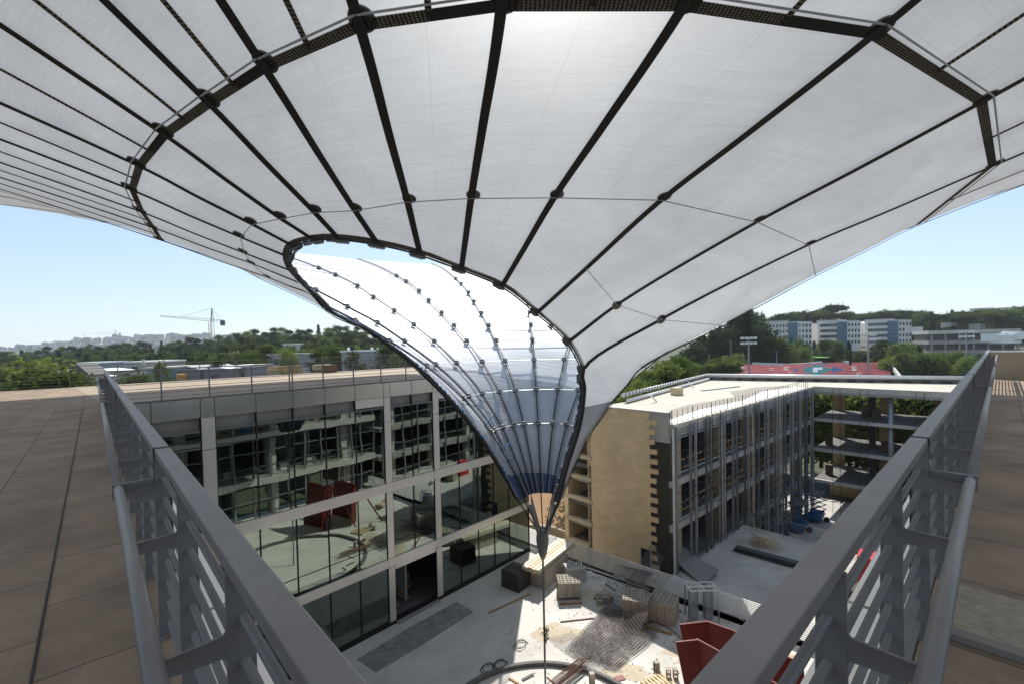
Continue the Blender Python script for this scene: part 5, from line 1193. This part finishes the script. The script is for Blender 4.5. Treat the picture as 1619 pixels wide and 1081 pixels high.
# ------------------------------------------------------------------ cranes
def crane(x, ytop, ybase, D, jl, jr, label, m_, dy=0., hl_=1.):
    sc = D/F; p = atd(x, ytop, D); bz = atd(x, ybase, D)[2]; r = empty('tower_crane', (float(p[0]), float(p[1]), float(bz)), label, 'crane', 'tower cranes on the left skyline')
    X, Y, Z = p; w_ = 1.1*hl_; b = MB(); jz = Z-(ytop*0+9)*hl_
    for sx, sy in ((-1, -1), (1, -1), (1, 1), (-1, 1)): b.bar((X+sx*w_, Y+sy*w_, bz), (X+sx*w_, Y+sy*w_, jz), .22*hl_, .22*hl_)
    n_ = int((jz-bz)/(2.2*w_)); 
    for k in range(n_):
        z = bz+2.2*w_*k; b.bar((X-w_, Y-w_, z), (X+w_, Y-w_, z+2.2*w_), .14*hl_, .14*hl_); b.bar((X+w_, Y-w_, z), (X-w_, Y-w_, z+2.2*w_), .14*hl_, .14*hl_)
    b.build('mast', m_, r); b = MB(); b.bar((X, Y, jz), (X+.8*hl_, Y, Z), .5*hl_, .5*hl_); b.bar((X+2*hl_, Y, jz), (X+.8*hl_, Y, Z), .3*hl_, .3*hl_); b.build('tower_head', m_, r)
    def boom(L_, rise, nm):
        b = MB(); s_ = 1 if L_ > 0 else -1; n2 = int(abs(L_)/(2.4*hl_)); z0 = jz
        e = (X+L_, Y, z0+rise); b.bar((X, Y, z0), e, .25*hl_, .25*hl_); b.bar((X, Y, z0+1.6*hl_), (e[0], Y, e[2]+.5*hl_), .25*hl_, .25*hl_)
        for k in range(n2):
            a = k/n2; c = (k+.5)/n2; b.bar((X+L_*a, Y, z0+rise*a), (X+L_*c, Y, z0+rise*c+1.6*hl_*(1-c)+.5*hl_*c), .14*hl_, .14*hl_)
        b.build(nm, m_, r)
    boom(-jl*sc, dy*sc, 'jib'); boom(jr*sc, 0, 'counter_jib')
    MB().box(X+jr*sc-2.5*hl_, X+jr*sc, Y-1, Y+1, jz-3*hl_, jz+.5).build('counterweight', DARK, r)
    MB().tube([(X+.8*hl_, Y, Z), (X-jl*sc*.6, Y, jz+dy*sc*.6+1)], .09*hl_, 4).build('stay_cable', m_, r); MB().tube([(X+.8*hl_, Y, Z), (X+jr*sc*.8, Y, jz)], .09*hl_, 4).build('stay_cable', m_, r)
CRM = mat('crane_red_white', (.26, .19, .18), .6)
crane(333, 487.5, 540, 420, 80, 21, 'large tower crane with long jib pointing left above the pine wood', CRM, 9.5, 1.35)
crane(182, 521.5, 545, 900, 36, 8, 'small pale tower crane far behind the hill town', mat('crane_grey', (.38, .38, .40), .6), 0, .8)
crane(155, 530.5, 540, 1300, 6, 3, 'tiny tower crane on the hill crest', mat('crane_grey', (.38, .38, .40)), 0, .8)
MB().tube([atd(132.5, 540, 1000), atd(132.5, 524, 1000)], .35, 4).build('radio_mast', STEEL, label='thin radio mast on the crest of the hill town', cat='mast')
# ------------------------------------------------------------------ low buildings left
def shed(x0, x1, yt, yb, D, dp, label, wm, rm, gable=0.):
    a, c = atd(x0, yb, D), atd(x1, yb, D); zt = atd((x0+x1)/2, yt, D)[2]; r = empty('low_building', (float((a[0]+c[0])/2), float(a[1]), float(min(a[2], c[2])-3)), label, 'building', 'low buildings behind the glass building roof')
    zb = min(a[2], c[2])-9
    MB().box(a[0], c[0], D, D+dp, zb, zt).build('wall', wm, r)
    b = MB()
    if gable: 
        mx = (a[0]+c[0])/2; b.add([(a[0]-.4, D-.4, zt+.02), (c[0]+.4, D-.4, zt+.02), (c[0]+.4, D+dp, zt+.02), (a[0]-.4, D+dp, zt+.02), (mx, D-.4, zt+gable), (mx, D+dp, zt+gable)], [(0, 1, 4), (1, 2, 5, 4), (2, 3, 5), (3, 0, 4, 5), (3, 2, 1, 0)])
    else: b.box(a[0]-.3, c[0]+.3, D-.3, D+dp, zt+.01, zt+.4)
    b.build('roof', rm, r)
    for k in range(max(1, int((c[0]-a[0])/5))):
        x_ = a[0]+1.5+k*5
        if x_+1.5 < c[0]: MB().box(x_, x_+1.5, D-.05, D-.01, zt-2.2, zt-1).build('window', GLASSD, r)
RW = mat('white_sheet_roof', (.85, .85, .84), .5, c2=(.78, .78, .77)); TW = mat('town_wall', (.48, .45, .41), .85); GW = mat('grey_shed_wall', (.20, .20, .21), .8)
shed(72, 136, 587, 596, 86, 4, 'long shed with bright white roof behind the left terrace railing', GW, RW, .35)
shed(128, 178, 587, 602, 84, 5, 'shed with broad white roof next to the corner of the left railing', TW, RW, .5)
shed(92, 150, 597, 606, 72, 4, 'low shed with white roof in front of the long white roofed shed', TW, RW, .5)
shed(112, 142, 592, 606, 68, 3, 'small shed with dark pitched roof', TW, mat('slate_roof', (.12, .115, .11), .8), 1.6)
shed(124, 152, 574.5, 580, 125, 10, 'pale blue grey hall near the edge of the pine wood', mat('bluish_wall', (.42, .47, .52), .8), RW)
shed(200, 242, 573, 582, 120, 12, 'white flat roofed block with two chimneys', TW, RW)
shed(232, 262, 583, 592, 92, 10, 'teal glazed low building behind the roof railing', mat('teal_wall', (.16, .25, .27), .5), TW)
shed(280, 315, 584, 594, 88, 12, 'dark low building with grey roof left of the clutter', GW, mat('grey_roof', (.34, .34, .36), .7), .8)
shed(322, 362, 583, 593, 86, 12, 'white roofed building crowded with roof plant', GW, RW, .5)
shed(362, 390, 581, 592, 90, 10, 'plain grey block right of the white roofed building', mat('grey_block', (.3, .3, .33), .8), TW)
shed(424, 478, 561, 570, 118, 8, 'long grey building with ribbed front below the pine wood', mat('grey_rib', (.42, .42, .42), .8), TW)
shed(540, 600, 556, 564, 112, 8, 'long pale building with ribbed front near the funnel edge', mat('grey_rib', (.42, .42, .42), .8), RW)
shed(448, 466, 545, 549, 160, 6, 'small white building up among the pines', WHITE, RW)
for i, (x, y0, y1, D) in enumerate(((227, 568, 576, 118), (245, 570, 580, 118), (253.5, 569.5, 580, 118), (551, 549, 556, 114), (588, 549, 556, 114), (597, 550, 556, 114))):
    a, c = atd(x, y1, D), atd(x, y0, D); MB().tube([a, c], .35, 8).build('chimney', WHITE, label=['white chimney left of the pair on the flat roofed block', 'white chimney, left one of the pair', 'white chimney, right one of the pair', 'white roof stack at the left of the long pale building', 'white roof stack near the right end of the long pale building', 'rightmost white roof stack of the long pale building'][i], cat='chimney')
# ------------------------------------------------------------------ stadium stand
st = empty('stadium_stand', tuple(float(v) for v in atd(1270, 590, 120)), 'curved stadium stand with rows of red seats beyond the frame building', 'stand')
NS = 46
rows = 12
xs_ = [1055+(1408-1055)*i/NS for i in range(NS+1)]
def topy(x): return float(np.interp(x, [1055, 1080, 1110, 1180, 1225, 1300, 1408], [590, 585, 580, 577.5, 578.5, 575, 574]))
def boty(x): return float(np.interp(x, [1055, 1100, 1180, 1408], [598, 596, 594, 596.5]))
def topD(x): return float(np.interp(x, [1055, 1130, 1408], [112, 128, 134]))
seatR = []
for nm, sel, m_ in (('red_seats', lambda u, v: True, None),): pass
GR = mat('stand_concrete', (.42, .40, .38), .9)
SR = brick('red_seat_rows', (0, 0), (1, 0), (0, 1), .55, .9, .10, (.62, .03, .04), (.52, .02, .03), (.35, .20, .19), big=.35, vary=.3)
SBm = mat('blue_seats', (.05, .12, .30), .6); ST = mat('teal_seats', (.05, .22, .24), .6); SO = mat('orange_seats', (.50, .14, .06), .6); SW = mat('white_seats', (.75, .75, .75), .6)
def sp(x, v): 
    yt, yb = topy(x), boty(x)+3; D1 = topD(x); D0 = D1-15; a = atd(x, yt, D1); c = atd(x, yb, D0); return a*v+c*(1-v)
groups = {}
for i in range(NS):
    xm = (xs_[i]+xs_[i+1])/2
    for j in range(rows):
        v = (j+.5)/rows
        key = 'R'
        dxx = (xm-1291)/34; dv = (v-.5)*2
        if abs(dxx)+abs(dv)*.9 < 1.15 and (i*5+j*3) % 3 and 1240 < xm < 1345: key = 'B'
        if .72 < abs(dxx)+abs(dv)*.8 < .9: key = 'O'
        if abs(dxx)+abs(dv)*.8 < .72: key = 'T'
        if abs(xm-1291-8*(dv)) < 6 and abs(dv) < .3: key = 'W'
        if any(abs(xm+(v-.5)*18-c_) < 2.5 for c_ in (1178, 1222, 1246, 1352)) : key = 'G'
        groups.setdefault(key, []).append((i, j))
for key, m_, nm in (('R', SR, 'red_seats'), ('B', SBm, 'blue_seats'), ('O', SO, 'orange_seats'), ('T', ST, 'teal_seats'), ('W', SW, 'white_seats'), ('G', GR, 'stairs')):
    b = MB()
    for i, j in groups.get(key, []):
        x0, x1, v0, v1 = xs_[i], xs_[i+1], j/rows, (j+1)/rows
        a, c, d, e = sp(x0, v0), sp(x1, v0), sp(x1, v1), sp(x0, v1); up_ = np.array([0, 0, .12]) if key != 'G' else np.array([0, 0, -.25])
        vm = .62; a2, c2_ = a*(1-vm)+e*vm, c*(1-vm)+d*vm
        b.add([a+up_, c+up_, c2_+up_, a2+up_], [(0, 1, 2, 3)]); b.add([a2+up_, c2_+up_, d+up_*3.2, e+up_*3.2], [(0, 1, 2, 3)])
    if b.v: b.build(nm, m_, st)
b = MB()
for i in range(NS):
    a, c, d, e = [v_-np.array([0, 0, .4]) for v_ in (sp(xs_[i], 0), sp(xs_[i+1], 0), sp(xs_[i+1], 1), sp(xs_[i], 1))]; b.add([a, c, d, e, a-np.array([0, 0, 6.]), c-np.array([0, 0, 6.])], [(0, 1, 2, 3), (0, 4, 5, 1)])
b.build('terracing', GR, st)
a, c = atd(1404, 571, 134), atd(1424, 597, 116); MB().bar(a, c, .5, 1.0).build('flank_wall', CONCL, st)
ww = empty('white_wall', tuple(float(v) for v in atd(1245, 578, 142)), 'long low white wall behind the stadium stand', 'wall')
b = MB(); wx = [(1190, 572.5), (1215, 573.5), (1250, 574.5), (1280, 573), (1300, 571)]
for (x0, y0), (x1, y1) in zip(wx[:-1], wx[1:]):
    a, c = atd(x0, y0, 142), atd(x1, y1, 142); b.hexa([(a[0], a[1], a[2]-3), (c[0], c[1], c[2]-3), (c[0], c[1]+.5, c[2]-3), (a[0], a[1]+.5, a[2]-3)], [(a[0], a[1], a[2]), (c[0], c[1], c[2]), (c[0], c[1]+.5, c[2]), (a[0], a[1]+.5, a[2])])
b.build('wall_face', WHITE, ww)
for i, (x, y, D) in enumerate(((1050.5, 583, 110), (1112.5, 578.5, 128), (1153, 576, 130), (1338, 570.5, 138))):
    p = atd(x, y, D); b = MB(); b.rbox(p[0], p[1], 0, 1.1, 1.0, p[2]-1.3, p[2], 1.0); k = len(b.v)-8
    b.v = [(p[0]+(vx-p[0])*(.75 if vz < p[2]-1 else 1.), vy, vz) for vx, vy, vz in b.v]; b.build('planter', WHITE, label=['white planter at the left end of the stadium stand', 'white planter second from the left above the red seats', 'white planter third from the left beside the round hedge', 'white box alone above the middle of the red seats'][i], cat='planter', group='white planters above the stadium')
def mast(x, yt, yb, D, label, nl=8):
    a, c = atd(x, yb, D), atd(x, yt, D); r = empty('floodlight_mast', tuple(float(v) for v in a), label, 'floodlight', 'floodlight masts round the stadium')
    MB().tube([(a[0], a[1], a[2]-2), (a[0], a[1], c[2])], .26, 8, r2=.16).build('pole', STEEL2, r)
    for k in range(2): MB().box(a[0]-1.9, a[0]+1.9, a[1]-.1, a[1]+.1, c[2]-.6-1.3*k, c[2]-.45-1.3*k).build('crossarm', STEEL2, r)
    for k in range(nl):
        x_ = a[0]-1.7+3.4*(k % 4)/3; z_ = c[2]-.25-1.3*(k//4); MB().box(x_-.35, x_+.35, a[1]-.35, a[1]+.2, z_-.3, z_+.3).build('lamp_head', WHITE, r)
mast(1184, 533, 590, 118, 'floodlight mast standing left in front of the cypress belt')
mast(1372.5, 528, 592, 122, 'floodlight mast rising from the right part of the red seats')
mast(1527.5, 523, 590, 125, 'floodlight mast in front of the dark grey parking building')
for i, (x, yt, yb) in enumerate(((1122, 561, 575), (1155.5, 540, 570), (1175, 557, 570), (1228, 555, 575), (1284, 540, 575))):
    a, c = atd(x, yb, 150), atd(x, yt, 150); MB().tube([(a[0], a[1], a[2]-1), c, (c[0]-.5, c[1], c[2]+.1)], .11, 6).build('street_lamp', STEEL2, label='thin grey lamp post by the path beyond the stadium, %s from the left' % ['first', 'second', 'third', 'fourth', 'fifth'][i], cat='street lamp', group='lamp posts beyond the stadium')
# ------------------------------------------------------------------ white apartment blocks
APW = mat('apartment_white', (.66, .64, .61), .8, c2=(.60, .58, .55), ns=.05)
def apartment(xw0, xc, xt, xe, y0t, y1t, label):
    """long white front from xw0 to xc, glazed tower to xt, return wing to xe"""
    r = empty('apartment_block', tuple(float(v) for v in atd((xw0+xe)/2, 545, 250)), label, 'building', 'white apartment blocks on the right slope')
    a = atd(xw0, y0t, 254); c = atd(xc, y1t, 246); d = atd(xt, y1t, 246); e = atd(xe, y1t+.5, 251); zb = -10
    zt = float(c[2])
    pa, pc, pd, pe = [np.array(v[:2]) for v in (a, c, d, e)]
    f1_, L1_ = fr_of(pa, pc); f3, L3 = fr_of(pd, pe)
    MB().fbox(f1_, 0, L1_, -12, 0, zb, zt).build('wall', APW, r); MB().fbox(f3, 0, L3, -12, 0, zb, zt-.3).build('wall', APW, r)
    MB().fbox(f1_, -.2, L1_+.1, -12.2, .25, zt+.01, zt+.35).build('roof', CONCL, r)
    f2_, L2_ = fr_of(pc, pd); MB().fbox(f2_, 0.01, L2_-.01, -10, .25, zb, zt-1.0).build('glass_tower', GLASSB, r)
    b = MB()
    for k in range(8): b.fbox(f2_, .1, L2_-.1, .26, .34, zb+2+k*2.0, zb+2.15+k*2.0)
    b.build('tower_bands', mat('band_teal', (.10, .2, .27), .5), r)
    for fr, L_, n_ in ((f1_, L1_, 10), (f3, L3, 4)):
        for fl2 in range(4):
            for k in range(n_):
                if fr is f1_ and k == 0: continue
                s_ = L_*(k+.35)/n_; z = zt-3.1-3.1*fl2; w_ = .9 if fr is f1_ else 1.5
                MB().fbox(fr, s_, s_+w_, .01, .05, z-.2, z+1.4).build('window', GLASSD, r)
apartment(1195, 1246, 1261, 1283, 508, 507.5, 'leftmost of the three white apartment blocks with blue glazed stair tower')
apartment(1292, 1323, 1339, 1360, 507.5, 506.5, 'middle white apartment block with blue glazed stair tower')
apartment(1368, 1403, 1420, 1441, 506, 505, 'rightmost white apartment block with dark blue glazed stair tower')
for i, (x0, x1) in enumerate(((1283, 1292), (1360, 1368))):
    a, c = atd(x0, 512, 266), atd(x1, 512, 266); b = MB(); b.box(a[0]-1, c[0]+1, 266, 274, -6, a[2]); b.build('connecting_block', APW, label=['narrow connecting block between the left and middle apartments', 'narrow connecting block between the middle and right apartments'][i], cat='building')
# grey car park building
r = empty('parking_building', tuple(float(v) for v in atd(1530, 560, 180)), 'long dark grey unfinished deck building at the right behind the trees', 'building')
a, c = atd(1468, 523, 190), atd(1615, 524, 180); fp, Lp = fr_of(np.array(a[:2]), np.array(c[:2])); zt = float(a[2])
for z in (0, -4.2, -8.2): MB().fbox(fp, 0, Lp, -14, 0, zt+z-1.5, zt+z).build('deck', CONC if z else CONCL, r)
MB().fbox(fp, .5, Lp-.5, -13, -3, zt-12, zt-1.6).build('dark_interior', CONCD, r)
for k in range(7): MB().fbox(fp, 1+k*(Lp-2)/6, 1.5+k*(Lp-2)/6, -.8, -.3, zt-12, zt-1.5).build('column', CONC, r)
MB().fbox(fp, 6, Lp*.65, -.2, .1, zt-13, zt-9.8).build('teal_hoarding', mat('teal_hoarding', (.12, .30, .30), .6), r)
for i, (x, y, D) in enumerate(((1575, 527, 170), (1590, 530, 168), (1608, 524, 168), (1500, 510, 260), (1545, 512, 255), (1445, 517, 230))):
    p = atd(x, y, D); b = MB(); b.rbox(p[0], p[1], .3, 8 if i < 3 else 5, 5, p[2]-3, p[2]); b.build('white_roof_unit', RW if i != 5 else APW, label=['white tent roof at the left of the bright group by the parking building', 'white tent roof in the middle of the bright group by the parking building', 'white tent roof at the right picture edge', 'small white house above the parking building roof', 'pale house among the trees right of the small white house', 'small pale house right of the apartment blocks'][i], cat='roof' if i < 3 else 'house')
p = atd(1455, 492, 320)
for i, (x, y, w_) in enumerate(((1430, 496, 20), (1560, 484, 16), (1598, 483, 12))):
    p = atd(x, y+3, 420); MB().box(p[0]-w_/2, p[0]+w_/2, p[1], p[1]+8, p[2]-12, p[2]).build('ridge_house', HOUSE[0], label=['pale house behind the ridge right of the apartments', 'pale flat house on the ridge at the upper right', 'pale house at the right end of the ridge'][i], cat='house')
p0, p1 = atd(1290, 562, 178), atd(1316, 562, 178)
b = MB(); b.box(p0[0], p1[0], 176, 190, p0[2]-1, p0[2]-.6); b.build('sports_court', mat('bright_green_court', (.14, .38, .06), .8), kind='structure')
#@@STAGE haze
hz = MB().box(-2400, 2400, -2400, 2400, -20, 130).build('haze', mat('haze_tmp', (1, 1, 1)), kind='stuff')
hm = bpy.data.materials.new('haze_air'); hm.use_nodes = True; n = hm.node_tree.nodes; n.remove(n['Principled BSDF']); v = n.new('ShaderNodeVolumePrincipled')
v.inputs['Color'].default_value = (.80, .88, 1, 1); v.inputs['Density'].default_value = .00015; v.inputs['Anisotropy'].default_value = .3
hm.node_tree.links.new(v.outputs[0], n['Material Output'].inputs['Volume']); hz.data.materials.clear(); hz.data.materials.append(hm)
